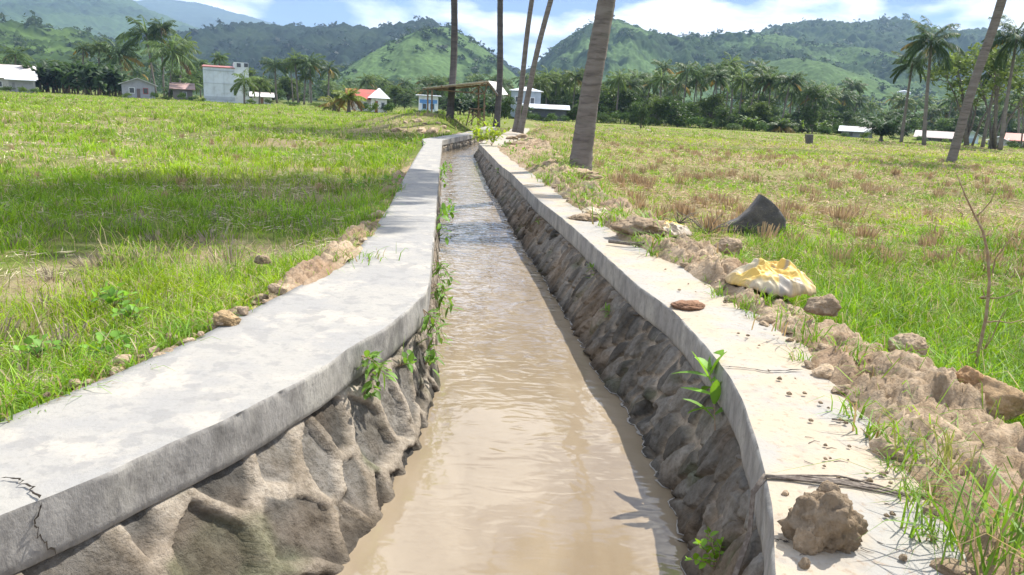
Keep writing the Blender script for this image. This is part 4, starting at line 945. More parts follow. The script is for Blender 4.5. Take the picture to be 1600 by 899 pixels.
for i in range(400):
    D = 2.6*(20/2.6)**rr.random(); X = -rr.uniform(.16, .84)*D-.6
    if X > float(xLo(D))-.5: continue
    cnt += 1
    if cnt > 95: break
    o = obj('rice_stubble', SG[i % 4] if D < 7 else SB[i % 5], loc=(X, D, float(gz(X, D)))); s = rr.uniform(.7, 1.1); o.scale = (s, s, s*rr.uniform(.7, 1.1)); o.rotation_euler = (rr.uniform(-.3, .3), rr.uniform(-.3, .3), rr.uniform(0, 6.28))
    tag(o, 'greyish dry rice stubble tuft in the green field left of the canal', 'rice stubble', 'stubble tufts in the left field')

# ------------------------------------------------------------------ heaped soil along the canal
SOIL = np.array([.43, .335, .235])
CR = [(1640, 665), (1600, 632), (1545, 592), (1430, 540), (1340, 490), (1280, 470), (1160, 392), (1100, 378), (1040, 352), (960, 300), (900, 275)]
cp_ = sorted([tuple(un(x, y, .10)[:2]) for x, y in CR]+[(1.75, 1.2), (1.2, 15.), (.6, 25.)], key=lambda q: q[1]); cp_ = np.array(cp_)
xC = lambda y: np.maximum(np.interp(y, cp_[:, 1], cp_[:, 0]), xD(y)+.22)      # outer foot of the heap
def soil_strip(side, y0, y1, t0, t1, hfun, name, ny=.013, nt=.013, sharp=1.):
    ys = axis([(y0, min(y1, 5.5), ny), (min(y1, 5.5), min(y1, 10), ny*1.6), (min(y1, 10), y1, ny*2.6)]); ts = np.arange(t0, t1, nt)
    Y, T_ = np.meshgrid(ys, ts, indexing='ij'); sgn = 1 if side > 0 else -1
    Tw = T_ + .04*fbm(Y*4, T_*4, seed=101)
    X = (xD(Y) if side > 0 else xLo(Y)) + sgn*T_
    hh = hfun(Y, Tw); k = ss(.0, .05, hh)
    f1, f2, idd, dx, dy = worley(X/.10+.35*fbm(X*9, Y*9, seed=102), Y/.10+.35*fbm(X*9+4, Y*9, seed=99), seed=103); g1, g2, id2, _, _ = worley(X/.036+.3*fbm(X*30, Y*30, seed=98), Y/.036, seed=104)
    ja = (idd*7.3) % 1; jb = (idd*13.1) % 1; ka = (id2*7.3) % 1; kb = (id2*13.1) % 1
    lump = np.clip(.5+.5*idd+dx*(ja-.5)*1.3+dy*(jb-.5)*1.3-.55*ss(.16, .0, f2-f1), 0, 1.6); l2 = np.clip(.4+.6*id2+.8*g1*0+(ka-.5)*.5-.45*ss(.2, .0, g2-g1), 0, 1.4)
    base = np.maximum(gz(X, Y, False)*(T_ > .12)+0*(T_ <= .12), -.3); base = np.where(((X > xRo(Y)) if side > 0 else (X < xLo(Y))), gz(X, Y), .004)
    base = np.where(base < -.5, -.1, base)
    Z = base + hh*(.62+.5*fbm(X*2.6, Y*2.6, seed=105)) + k*(.05*lump*sharp*(.4+hh*5).clip(0, 1.2) + .028*l2*sharp+ .012*(.5-np.abs(fbm(X*11, Y*11, seed=106)))*2 + .008*fbm(X*34, Y*34, seed=109)) + .006*l2*ss(-.01, .02, hh) - .02*(1-ss(.0, .014, hh))
    C = SOIL*(1-.28*fbm(X*3, Y*3, seed=107)[..., None]) ; C = C*(1+.25*(idd[..., None]-.5)); ru = ss(.1, .5, fbm(X*1.7, Y*1.7, seed=108))[..., None]*.5; C = C*(1-ru)+np.array([.30, .19, .12])*ru
    gm = (ss(-.1, .35, fbm(X*2.2, Y*2.2, seed=115))*ss(4, 8, Y)*.35)[..., None]; C = C*(1-gm)+np.array([.16, .17, .07])*gm
    o = obj(name, gridmesh(name, np.stack([X, Y, Z], -1), M_soil, C, flip=side < 0)); tag(o, kind='stuff'); return o
def hr(Y, T):
    W = xC(Y)-xD(Y)+.05; q = T/W
    var = (.75+.75*fbm(Y*1.7, Y*0+3, seed=110)); var = np.clip(var, np.where(Y > 4, .62, .35), 1.3); big = 1+.35*np.exp(-((Y-2.5)/.8)**2)
    pr_ = np.where(q < .68, ss(-.08, .68, q)**1.1, 1-ss(.68, 1.12, q))
    near = (.125+.05*np.exp(-((Y-2.6)/1.0)**2)+.07*ss(3.4, 4.6, Y))*var*big*pr_*(1+.5*fbm(Y*3.1, T*4, seed=113)) - .010
    dust = .005*ss(-.16, .0, T)*ss(-.2, .3, fbm(Y*3, T*5, seed=111))
    farm = .15*np.exp(-((Y-13.5)/4.0)**2)*np.exp(-((T-.5)/.35)**2)
    return np.where(q < 1.12, near+dust, -.03)*(1-ss(9, 16, Y)*.4)+farm
soil_strip(1, 1.05, 22, -.17, 1.15, hr, 'heaped_soil')
def hl(Y, T):
    var = (.5+.9*fbm(Y*1.9, Y*0+9, seed=112)).clip(.05, 1.3); sh = .05+.035*ss(3.4, 4.6, Y)*(1-ss(7.5, 9.5, Y))
    wd = .085+.05*ss(3.4, 4.6, Y)
    return sh*var*np.exp(-((T-.05-wd*.5)/wd)**2)*(1+.6*fbm(Y*5, T*6, seed=114))-.008
soil_strip(-1, 1.3, 11, -.05, .42, hl, 'soil_edge')

import bmesh
def ico(sub):
    bm = bmesh.new(); bmesh.ops.create_icosphere(bm, subdivisions=sub, radius=1); V = np.array([v.co[:] for v in bm.verts]); Fc = np.array([[v.index for v in f.verts] for f in bm.faces]); bm.free(); return V, Fc
I3 = ico(3); I4 = ico(5)
def lump_mesh(seed, scale, sub=3, amp=.35, c=SOIL, name='dirt_clod', flat=.35, m_=None):
    V, Fc = (I4 if sub > 3 else I3); V = V.copy(); x, y, z = V.T
    r_ = np.random.default_rng(seed); Nn = rnd_dirs(r_, 34); hk = .86+.2*r_.random(34); dt = np.maximum((V/np.linalg.norm(V, axis=1, keepdims=True))@Nn.T, .05)
    d = np.minimum((hk[None]/dt).min(1), 1.35)*(1+amp*.8*fbm(x*1.6+seed, y*1.6, z*1.6, seed=seed)+amp*.45*fbm(x*5, y*5, z*5, seed=seed+1))
    if sub > 3: d = d+.16*(.5-np.abs(fbm(x*3.5, y*3.5, z*3.5, seed=seed+6)))+.09*fbm(x*11, y*13, z*13, seed=seed+2)+.04*fbm(x*28, y*28, z*28, seed=seed+3)
    V = V*d[:, None]; V[:, 2] = np.maximum(V[:, 2], -flat); V = V*np.array(scale)
    C = np.array(c)*(1+.35*fbm(x*2, y*2, z*2, seed=seed+4)[:, None]); return rawmesh(name, V, Fc, m_ or M_soil, C, sub > 3)
CL = [lump_mesh(800+k, (.05, .045, .038), 3, .5, c=SOIL*(.8+.08*k)) for k in range(6)]
rr = random.Random(21)
def on_ridge(y, t): 
    x = float(xD(y))+t; Y = np.array([y]); T = np.array([t]); b = float(gz(x, y)); b = .0 if x < float(xRo(y)) else b
    return x, y, b+max(0, float(hr(Y, T)[0]))*.75
for i in range(255):
    y = 1.35*(10/1.35)**rr.random(); t = rr.uniform(.0, 1.0)*float(xC(y)-xD(y)); p = on_ridge(y, t)
    o = obj('dirt_clod', CL[i % 6], loc=p); s = .22+.95*rr.random()**2; o.scale = (s, s*rr.uniform(.7, 1), s*rr.uniform(.6, 1)); o.rotation_euler = (rr.uniform(-.4, .4), rr.uniform(-.4, .4), rr.uniform(0, 6.3)); tag(o, 'dry brown dirt clod lying on the heaped soil along the right coping', 'dirt clod', 'clods on the right soil heap')
for i in range(80):
    y = 1.6*(7/1.6)**rr.random(); x = float(xLo(y))-rr.uniform(-.01, .18); o = obj('dirt_clod', CL[i % 6], loc=(x, y, .01 if x > float(xLo(y)) else float(gz(x, y))+.03)); s = rr.uniform(.25, .85); o.scale = (s, s, s); o.rotation_euler = (0, 0, rr.uniform(0, 6.3)); tag(o, 'small dry dirt clod at the grassy edge of the left coping', 'dirt clod', 'clods along the left coping')
for i in range(46):
    y = 1.25*(5/1.25)**rr.random(); x = float(xD(y))-rr.uniform(.0, .22); o = obj('dirt_crumb', CL[i % 6], loc=(x, y, .012)); s = rr.uniform(.06, .2); o.scale = (s, s, s); tag(o, 'tiny dirt crumb scattered on the dusty right coping', 'dirt crumb', 'crumbs on the right coping')
def big_clod(px, py, wpx, hpx, label, seed, c=SOIL, z=0., name='dirt_clod', sub=4, squash=.75, amp=.28, rz=0):
    p = un(px, py, z); dd = (p-CAM)@FW; w_ = wpx*dd/F/2; h_ = hpx*dd/F
    o = obj(name, lump_mesh(seed, (w_/1.1, w_*squash, h_*.72), sub, amp, c, name, .38), loc=(p[0], p[1]+w_*squash*.6, z+h_*.26)); o.rotation_euler = (0, 0, rz); return tag(o, label, 'dirt clod')
big_clod(1298, 860, 114, 84, 'big brown lump of dried mud sitting on the right coping in the foreground', 821, SOIL*.66, amp=.6)
big_clod(1264, 866, 46, 46, 'small crumbly mud lump leaning against the front of the big one', 822, SOIL*.85, amp=.3)
big_clod(1258, 890, 20, 17, 'pebble sized mud bit lying before the big mud lump', 823, SOIL*.75, sub=3)
big_clod(1228, 776, 12, 9, 'tiny pale crumb behind the big mud lump', 824, SOIL*1.1, sub=3)
big_clod(1075, 484, 56, 10, 'flat patch of crumbled reddish dirt on the right coping', 825, np.array([.30, .18, .12]), amp=.35)
big_clod(1556, 650, 105, 46, 'large pale tan clod with flat face on the soil heap', 826, np.array([.42, .30, .18]), z=.0, amp=.25)
big_clod(1520, 606, 52, 26, 'rounded orange tan clod on the crest of the soil heap', 827, np.array([.42, .27, .15]), z=.08)
big_clod(1290, 492, 50, 26, 'grey brown clod on the crest behind the yellow sack', 828, SOIL*.8, z=.05)
big_clod(1425, 552, 60, 26, 'pale lumpy clod high on the soil heap right of the yellow sack', 829, SOIL*1.05, z=.07)
big_clod(1140, 396, 44, 24, 'tall dry clod left of the yellow sack', 830, SOIL, z=.06)
big_clod(905, 280, 70, 13, 'flat low heap of grey dirt at the foot of the big palm trunk', 831, SOIL*.95, z=-.02, name='earth_heap', amp=.5)
for q, (x_, y_, k_) in enumerate([(800, 214, 1.), (815, 212, 1.3), (828, 216, .9), (812, 222, 1.1), (838, 224, 1.), (850, 232, .8), (795, 222, .7), (826, 230, .9), (868, 246, .9), (880, 258, .8), (846, 242, .7)]):
    p = un(x_, y_, .08); o = obj('dirt_clod', CL[q % 6], loc=(p[0], p[1], max(float(gz(p[0], p[1])), .0)+.03)); o.scale = (k_*4, k_*3, k_*2.2); tag(o, 'pale earth lump on the bank between the big palm trunk and the leaning pair', 'dirt clod', 'earth lumps on the far right bank')
big_clod(350, 508, 40, 18, 'pale flat dirt clod on the grassy edge of the left coping', 833, np.array([.42, .31, .18]), z=-.0)
big_clod(430, 458, 26, 12, 'small brown clod further along the left coping edge', 834, SOIL, z=.0)
big_clod(408, 412, 26, 12, 'dark brown clod in the grass beside the left coping', 835, SOIL*.7, z=-.02)

# ------------------------------------------------------------------ plants
def leafgeo(P, d, ln, wd, droop, c, rng, fold=.3):
    d = np.array(d, float); d /= np.linalg.norm(d)+1e-9; side = np.cross(d, [0, 0, 1.]); side = side if np.linalg.norm(side) > .1 else np.array([1., 0, 0]); side /= np.linalg.norm(side); up_ = np.cross(side, d)
    s = np.linspace(0, 1, 6); w_ = wd*.5*np.sin(np.clip(s*.93+.05, 0, 1)*math.pi)**.8
    ctr = np.array(P)[None]+d[None]*(s*ln)[:, None]-np.array([0, 0, 1.])*(droop*ln*s**2)[:, None]
    V = np.stack([ctr-side*w_[:, None]+up_*(w_*fold)[:, None], ctr, ctr+side*w_[:, None]+up_*(w_*fold)[:, None]], 1).reshape(-1, 3)
    T = []
    for i in range(5):
        for k in range(2): a = i*3+k; T += [[a, a+1, a+4], [a, a+4, a+3]]
    cc = np.tile(np.array(c), (18, 1)); cc[1::3] *= 1.25; return V, np.array(T), cc
def sprig(name, base, stems, label, cat, leaf=(.07, .03), nl=7, c=(.10, .22, .035), seed=0, group=None, droop=.35, out_=.9, tipup=True):
    """stems: list of end points relative to base"""
    rng = np.random.default_rng(seed); o = empty(name, base); tag(o, label, cat, group); mb = MB(); P = []
    for e in stems:
        e = np.array(e, float); pts = [e*t+np.array([0, 0, .12*np.linalg.norm(e)])*math.sin(t*math.pi) for t in np.linspace(0, 1, 6)]; mb.tube(pts, [.0022, .002, .0018, .0016, .0013, .001], 5, col=(1, 1, 1))
        for k in range(nl):
            t = .2+.8*k/(nl-1); q = np.array([np.interp(t, np.linspace(0, 1, 6), np.array(pts)[:, j]) for j in range(3)]); az = k*2.4+seed+rng.normal(0, .3)
            ax = e/np.linalg.norm(e); h1 = unit(np.cross(ax, [0.3, .9, .2])); h2 = np.cross(ax, h1); d = (math.cos(az)*h1+math.sin(az)*h2)*out_+ax*(.35+.7*(t > .85))+np.array([0, 0, .25])
            P.append(leafgeo(q, d, leaf[0]*(.65+.5*rng.random())*(1 if t < .9 else .8), leaf[1]*(.7+.5*rng.random()), droop*rng.random(), np.array(c)*(.65+.7*rng.random()), rng))
    mb.build('stem', M_twig, o, True); V, T, C = join(P); obj('leaves', rawmesh('leaves', V, T, M_leaf, C, True), o); return o
def tuftmesh(seed, n, h, c, spread=.6, wid=.005, r=.03, name='grass_tuft'):
    r_ = np.random.default_rng(seed); global rng; keep = rng; rng = r_
    x = r_.normal(0, r, n); y = r_.normal(0, r, n); g = r_.random((n, 1)); cc = np.array(c)*(.7+.7*g); cc[r_.random(n) < .15] = (.33, .25, .12)
    V, T, C = blades(x, y, h*(.5+.6*r_.random(n)), np.full(n, wid), cc, spread, z=np.zeros(n), flop=.8); rng = keep
    return rawmesh(name, V, T, M_leaf, C, False)
TF = [tuftmesh(900+k, 24, .14, (.16, .29, .035), .9, .0065) for k in range(5)]
rr = random.Random(31)
for i in range(135):
    y = 1.35*(14/1.35)**rr.random(); t = rr.uniform(-.05, 1.0)*float(xC(y)-xD(y)); p = on_ridge(y, t); o = obj('grass_tuft', TF[i % 5], loc=(p[0], p[1], p[2]-.01)); s = rr.uniform(.5, 1.1); o.scale = (s, s, s*.9); o.rotation_euler = (0, 0, rr.uniform(0, 6.3)); tag(o, 'small green grass tuft growing out of the heaped soil on the right bank', 'grass tuft', 'tufts on the right soil heap')
for i in range(110):
    y = 1.7*(9/1.7)**rr.random(); x = float(xLo(y))-rr.uniform(-.015, .2); o = obj('grass_tuft', TF[i % 5], loc=(x, y, max(-.08, float(gz(x, y))) if x < float(xLo(y)) else 0)); s = rr.uniform(.5, 1.05); o.scale = (s, s, s*.9); o.rotation_euler = (0, 0, rr.uniform(0, 6.3)); tag(o, 'green grass tuft leaning over the edge of the left coping', 'grass tuft', 'tufts along the left coping edge')
for i in range(85):
    y = rr.uniform(5, 16); t = rr.uniform(-.03, 1.05)*float(xC(y)-xD(y)); p = on_ridge(y, t); o = obj('grass_tuft', TF[i % 5], loc=(p[0], p[1], p[2]-.01)); s = rr.uniform(1., 1.9); o.scale = (s*1.2, s*1.2, s*.9); o.rotation_euler = (0, 0, rr.uniform(0, 6.3)); tag(o, 'green grass tuft on the earth heap along the farther right bank', 'grass tuft', 'tufts on the farther right soil heap')
def tuft_at(px, py, z, n, h, label, seed, c=(.13, .25, .03), wid=.006, r=.03, spread=.9):
    p = un(px, py, z); o = obj('grass_tuft', tuftmesh(seed, n, h, c, spread, wid, r), loc=tuple(p)); return tag(o, label, 'grass tuft')
tuft_at(1540, 895, .02, 42, .26, 'long bladed grass tuft sprawling over the coping in the near right corner', 931, wid=.007, r=.07, spread=1.1)
tuft_at(1585, 850, .06, 28, .22, 'thick grass tuft with pale broad blades at the near right edge', 932, (.16, .26, .05), .009, .06)
tuft_at(1440, 790, .02, 12, .14, 'sparse yellow green grass wisp between mud lump and soil heap', 933, (.2, .28, .05), .004, .03, 1.2)
tuft_at(1340, 560, .05, 26, .12, 'wiry grass tuft at the foot of the soil heap beyond the coping crack', 934, r=.05)
tuft_at(1245, 520, .05, 30, .12, 'leafy grass tuft below the yellow sack', 935, r=.06)
tuft_at(1175, 455, .03, 22, .12, 'thin grass tuft in front of the yellow sack', 936, r=.04)
tuft_at(860, 262, .0, 40, .30, 'tall bright grass clump left of the big palm trunk foot', 937, wid=.012, r=.12)
tuft_at(570, 405, .0, 50, .10, 'low spreading grass mat creeping onto the left coping', 938, wid=.007, r=.12, spread=1.2)
tuft_at(1485, 735, .06, 30, .16, 'reddish stemmed grass tuft on the slope of the soil heap', 939, (.2, .22, .06), .005, .05)

def wallpt(side, px, py, out_=.0):
    """point of the wall face seen at picture (px, py)"""
    d = FW + RT*(px-800)/F - UP*(py-449.5)/F; t = .5
    for i in range(4000):
        p = CAM+d*t
        xi = float(xL(p[1]) if side < 0 else xR(p[1])); dp = max(0, -p[2]-.15); f = xi+(-1 if side < 0 else 1)*.028-(-1 if side < 0 else 1)*.40*dp
        if (side < 0 and p[0] < f+out_) or (side > 0 and p[0] > f-out_): break
        t += .004
    return p
b = wallpt(1, 1118, 690, .02)
tall = wallpt(1, 1108, 585, .03)-b
sprig('leafy_weed', tuple(b), [(tall[0]-.01, tall[1]-.02, max(.2, tall[2]))], 'upright green weed with long pointed leaves growing from the right wall face', 'weed', (.175, .05), 15, (.15, .30, .04), 1, droop=.35)
b = wallpt(1, 1120, 890, .02); sprig('leafy_weed', tuple(b), [(-.06, .03, .07), (-.02, .07, .09), (.02, .05, .06), (-.09, .0, .03), (.03, -.02, .05)], 'low bright green weed with many small round leaves at the foot of the right wall', 'weed', (.034, .022), 9, (.15, .28, .03), 2)
b = wallpt(-1, 566, 618, .02); sprig('leafy_weed', tuple(b), [(.05, -.03, .01), (.06, .03, .03)], 'small leafy weed hanging from under the left coping, nearest of the three', 'weed', (.05, .03), 5, (.10, .20, .04), 3)
b = wallpt(-1, 626, 572, .02); o = sprig('leafy_weed', tuple(b), [(.06, -.02, .02), (.05, .04, .05)], 'leafy weed with one long upright grass blade under the left coping', 'weed', (.05, .032), 5, (.12, .24, .04), 4)
V, T, C = leafgeo((0, 0, 0), (.12, .0, 1), .16, .012, -.0, (.2, .34, .04), None); obj('blade', rawmesh('blade', V, T, M_leaf, C), o)
b = wallpt(-1, 664, 570, .02); sprig('leafy_weed', tuple(b), [(.05, -.02, .03), (.06, .05, .02), (.03, 0, .06)], 'bunched leafy weed in the curve of the left wall', 'weed', (.05, .026), 6, (.12, .23, .035), 5)
rr = random.Random(5)
for i, (px, py, dz, lab) in enumerate([(683, 395, -.28, 'uppermost green vine hanging down the far curve of the left wall'), (686, 430, -.30, 'long leafy vine trailing down the left wall above the water'), (682, 470, -.32, 'dark brown stemmed vine hanging thickly at the bend of the left wall'), (690, 545, -.14, 'short hanging vine whose leaves touch the water at the left wall')]):
    y_ = float(un(px-6, py, 0)[1]); b = (float(xL(y_))+.02, y_, -.05)
    sprig('hanging_vine', b, [(.06, -.02, dz), (.10, .05, dz*.6), (.05, .14, dz*.85), (.13, -.1, dz*.4)], lab, 'vine', (.075, .024), 9, (.12, .22, .035), 10+i, droop=.5)
for i, (px, py, lab) in enumerate([(688, 330, 'green weed strip growing along the left wall in the middle distance'), (690, 262, 'bright green weeds at the far end of the left wall')]):
    y_ = float(un(px-4, py, 0)[1]); sprig('wall_weed', (float(xL(y_))+.02, y_, -.1), [(.1, -.3, .1), (.12, .3, .05), (.08, 0, -.15), (.1, .6, .08)], lab, 'weed', (.10, .04), 9, (.12, .24, .035), 20+i)
for i, (px, py, lab) in enumerate([(845, 352, 'dark stringy weed clinging high on the right wall'), (930, 425, 'grass blades sprouting from the right wall below the coping'), (955, 492, 'tiny bright leaves in a crevice of the right wall'), (780, 268, 'green weed on the right wall in the middle distance')]):
    b = wallpt(1, px, py, .02); sprig('wall_weed', tuple(b), [(-.05, -.02, .04), (-.04, .05, .02), (-.02, 0, -.07)], lab, 'weed', (.055, .016), 6, (.11, .2, .035), 30+i)
# broad-leaved weeds in the left field
for i, (px, py, s, lab) in enumerate([(178, 480, .8, 'broad round leaved weed standing out in the left field grass'), (205, 500, .6, 'small round leaved weed just in front of the broad leaved one'), (60, 560, .6, 'leafy green weed low in the near left grass'), (170, 560, .7, 'spreading narrow leaved weed near the left coping edge')]):
    p = un(px, py, -.13); sprig('broadleaf_weed', tuple(p), [(.05*s, 0, .14*s), (-.06*s, .03, .12*s), (0, -.05, .13*s), (.09*s, .04, .08*s), (-.1*s, -.03, .07*s)], lab, 'weed', (.075*s, .06*s), 4, (.16, .31, .05), 40+i, droop=.2)
# yellow-green bush by the bend of the canal
for i, (px, py, s, lab) in enumerate([(768, 214, 1.1, 'yellow green bush overhanging the water at the bend of the canal'), (752, 208, .7, 'small yellow green bush beside the larger one at the canal bend')]):
    D = 19.5+i; p = col(px, D, .0); sprig('bush', tuple(p), [(rr.uniform(-.4, .4)*s, rr.uniform(-.3, .3), rr.uniform(.25, .6)*s) for _ in range(11)], lab, 'bush', (.17, .075), 9, (.22, .30, .035), 50+i)
for i in range(26):
    y = rr.uniform(9, 24); x = float(xRo(y))+rr.uniform(.0, 1.3) if i % 3 else float(xLo(y))-rr.uniform(.05, .7); sprig('wayside_weed', (x, y, float(gz(x, y))), [(rr.uniform(-.2, .2), rr.uniform(-.2, .2), rr.uniform(.08, .2)) for _ in range(4)], 'green weed growing beside the far stretch of the canal', 'weed', (.09, .035), 6, (.12, .23, .035), 60+i, group='weeds beside the far canal')

# ------------------------------------------------------------------ bare sapling, sticks, fibres
def plane_pts(px0, py0, z, pts, seed=0, jit=.04):
    b = un(px0, py0, z); dd = b[1]; r_ = random.Random(seed); return [np.array(ptat(x, y, dd+r_.uniform(-jit, jit))) for x, y in pts], b
r_, b0 = plane_pts(1522, 588, -.08, [(1522, 590), (1530, 545), (1541, 495), (1546, 440), (1543, 395), (1536, 362), (1522, 335), (1508, 305), (1494, 270)])
sap = empty('sapling', tuple(r_[0])); tag(sap, 'bare leafless sapling standing in the grass beyond the soil heap', 'sapling'); mb = MB()
mb.tube([p-r_[0] for p in r_], [.008, .0075, .007, .0065, .006, .0055, .0045, .0035, .002], 8); mb.build('stem', M_twig, sap, True)
for k, pl in enumerate([[(1520, 340), (1535, 330), (1548, 315), (1558, 292)], [(1518, 342), (1505, 335), (1488, 322)], [(1545, 425), (1555, 405), (1570, 385), (1583, 370)], [(1546, 470), (1538, 462), (1534, 448)], [(1546, 472), (1560, 466), (1580, 460), (1596, 452)], [(1543, 505), (1560, 502), (1578, 505), (1597, 500)], [(1537, 545), (1550, 528), (1562, 500), (1575, 480)], [(1541, 470), (1548, 462), (1552, 458)], [(1526, 560), (1538, 545), (1548, 520)], [(1544, 425), (1540, 418), (1536, 415)], [(1536, 372), (1543, 368), (1548, 362)]]):
    q, _ = plane_pts(1522, 588, -.08, pl, k, .06); q[0] = np.array([q[0][0], r_[0][1], q[0][2]]); mb = MB(); mb.tube([p-r_[0] for p in q], np.linspace(.0035, .0015, len(q)), 6); mb.build('branch', M_twig, sap, True)
M_fib = mat('palm_fibre', (.13, .105, .085), .9, noise=[(60, 4, .4, .65, (.28, .24, .2), .6)])
rr = random.Random(8); root = empty('dry_frond_stalk', tuple(un(1195, 750, .0))); tag(root, 'dark split dry frond stalk lying across the right coping and hanging over its edge', 'frond stalk'); o0 = np.array(root.location)
mb = MB()
for k in range(11):
    j = k*1.7-8; en = rr.choice([1, 1, .8, .6]); pl = [(1196, 750), (1250, 752+j*.5), (1310, 757+j*.7), (1370, 768+j*.5), (1420, 782+j*.2)]; n_ = max(3, int(len(pl)*en)); pts = [np.array([*un(x, y+rr.uniform(-1, 1), 0)[:2], .009+.006*rr.random()]) for x, y in pl[:n_]]; mb.tube([p-o0 for p in pts], [.003]*(n_-1)+[.001], 5)
mb.build('stalk', M_fib, root, True)
mb = MB()
for k in range(5):
    pts = []
    for t in np.linspace(0, 1, 8):
        y_ = o0[1]-.05*t-.17*t*t+k*.004; z_ = .012 - .36*t; x_ = float(xR(y_))-.012-.004*k*.5-float(batter(1, y_))*max(0, -z_-.15); pts.append(np.array([x_ - (.012 if t > .02 else -.02), y_, z_]))
    mb.tube([p-o0 for p in pts], .0022, 5)
mb.build('hanging_end', M_fib, root, True)
def stick(pl, r, label, z=.02, name='stick', m_=None):
    pts = [np.array([*un(x, y, z)[:2], z]) for x, y in pl]; o = empty(name, tuple(pts[0])); mb = MB(); mb.tube([p-pts[0] for p in pts], [r]*(len(pts)-1)+[r*.4], 7); me = mb.mesh(name, m_ or M_fib, True); bpy.data.objects.remove(o); o = obj(name, me, loc=tuple(pts[0])); return tag(o, label, 'stick')
stick([(951, 377), (985, 381), (1012, 380), (1045, 372), (1075, 370)], .014, 'thick grey stick lying across the right coping before the soil heap', .03)
stick([(1258, 745), (1300, 748), (1340, 752), (1366, 748)], .0025, 'thin dark twig above the split frond stalk on the right coping', .008)
stick([(1300, 655), (1318, 657), (1335, 656)], .0035, 'short dark twig on the middle of the right coping', .008)
stick([(1080, 690), (1078, 650)], .001, 'thin twig') if False else None
for i in range(34):
    px = rr.uniform(1240, 1450); py = rr.uniform(640, 890); a_ = rr.uniform(-.5, .5); l_ = rr.uniform(6, 26)
    if px-1200 > (py-560)*1.0+60: continue
    stick([(px, py), (px+l_*.5, py+l_*.25*math.sin(a_)*2), (px+l_, py+l_*.5*math.sin(a_)+2)], .0011, 'fine dry twig scattered on the dusty right coping', .006)['group'] = 'fine twigs on the right coping'
# coarse stems of dead brush before the trunk chunk
def brush(px, py, z, n, spread, h, label, seed):
    p = un(px, py, z); r2 = random.Random(seed); mb = MB()
    for k in range(n):
        e = np.array([r2.uniform(-spread, spread), r2.uniform(-.15, .15), r2.uniform(.02, h)]); m1 = e*.5+np.array([0, 0, r2.uniform(0, .05)]); mb.tube([(0, 0, 0), m1, e], [.006, .004, .0015], 5)
    o = obj('dead_brush', mb.mesh('dead_brush', M_fib, True), loc=tuple(p)); tag(o, label, 'dead brush')
brush(1105, 366, -.15, 14, .35, .24, 'tangle of dark dead twigs left of the dark trunk chunk', 1)
brush(1060, 350, -.1, 10, .3, .16, 'dark dry twigs sticking up behind the half buried sack', 2)

# ------------------------------------------------------------------ dark trunk chunk, stumps
def slab(name, outline, px0, py0, z, thick, bulge, m_, label, cat, nrm=None, seed=0, c=(1, 1, 1), rough=.012):
    D = un(px0, py0, z)[1]; pts = np.array([ptat(x, y, D) for x, y in outline]); cen = pts.mean(0); dense = []
    for i in range(len(pts)):
        for k in range(8): dense.append(pts[i]+(pts[(i+1) % len(pts)]-pts[i])*k/8)
    dense = np.array(dense); n = len(dense); rings = []
    for s_, sg in [(v, -1) for v in np.linspace(.02, 1, 10)]+[(v, 1) for v in np.linspace(1, .02, 6)]:
        q = cen+(dense-cen)*s_; b_ = bulge*np.sqrt(max(0, 1-s_**2)); q = q.copy(); u_ = (q[:, 0]-cen[0]-.1*bulge)/(np.ptp(pts[:, 0])*.5); cv = bulge*1.6*(1-u_**2); q[:, 1] += (-cv-b_*.12-thick/2 if sg < 0 else thick/2-cv); rings.append(q)
    P = np.array(rings); P = np.concatenate([P, P[:, :1]], 1)
    nz = fbm(P[..., 0]*14+seed, P[..., 2]*14, P[..., 1]*14, seed=seed); P[..., 1] += rough*nz; P = P-np.array([cen[0], D, z])
    o = obj(name, gridmesh(name, P, m_, np.ones(P.shape)*np.array(c)), loc=(cen[0], D, z)); return tag(o, label, cat)
M_char = mat('dark_old_wood', (.065, .06, .058), .75, spec=.45, vscale=(1, 1, 1), noise=[(7, 7, .4, .65, (.105, .095, .085), .8), (30, 5, .55, .7, (.2, .17, .14), .5)], bump=[(14, 7, .8, .02), (70, 5, .6, .006)])
slab('trunk_chunk', [(1185, 303), (1198, 312), (1212, 326), (1223, 342), (1223, 368), (1180, 371), (1140, 368), (1114, 366), (1132, 350), (1152, 340), (1168, 325)], 1180, 366, -.22, .16, .06, M_char, 'dark weathered chunk of cut palm trunk lying in the right field grass', 'trunk chunk', seed=5)
slab('tree_stump', [(1259, 210), (1268, 210), (1268.5, 226), (1259, 226)], 1263, 226, -.25, .3, .12, M_char, 'small black stump standing alone in the right field', 'stump', seed=6)
for i, (x, y, w_, h_) in enumerate([(952, 205, 9, 7), (975, 204, 6, 6), (990, 207, 14, 4), (1012, 205, 10, 5), (1020, 208, 16, 4)]):
    p = un(x, y, -.22); dd = p[1]; o = obj('log_piece', lump_mesh(850+i, (w_*dd/F/2, .3, h_*dd/F/2), 3, .4, (.30, .27, .24), 'log_piece', .6), loc=tuple(p)); tag(o, 'grey piece of fallen log lying below the small lone dark tree', 'log', 'log pieces below the small lone dark tree')
for i, (x, y) in enumerate([(560, 196), (469, 164), (415, 166), (445, 178), (1125, 210), (1190, 214)]):
    pass
# stones on the bank left of the hut
for i in range(16):
    x = 622+i*7.2+rr.uniform(-3, 3); p = col(x, rr.uniform(26.5, 29), 0); p[2] = float(gz(p[0], p[1])); o = obj('stone', CL[i % 6], loc=tuple(p)); s = rr.uniform(1.6, 4); o.scale = (s*1.3, s, s); o.rotation_euler = (0, 0, i); tag(o, 'pale rough stone on the earth bank left of the bamboo hut', 'stone', 'stones on the bank left of the hut')

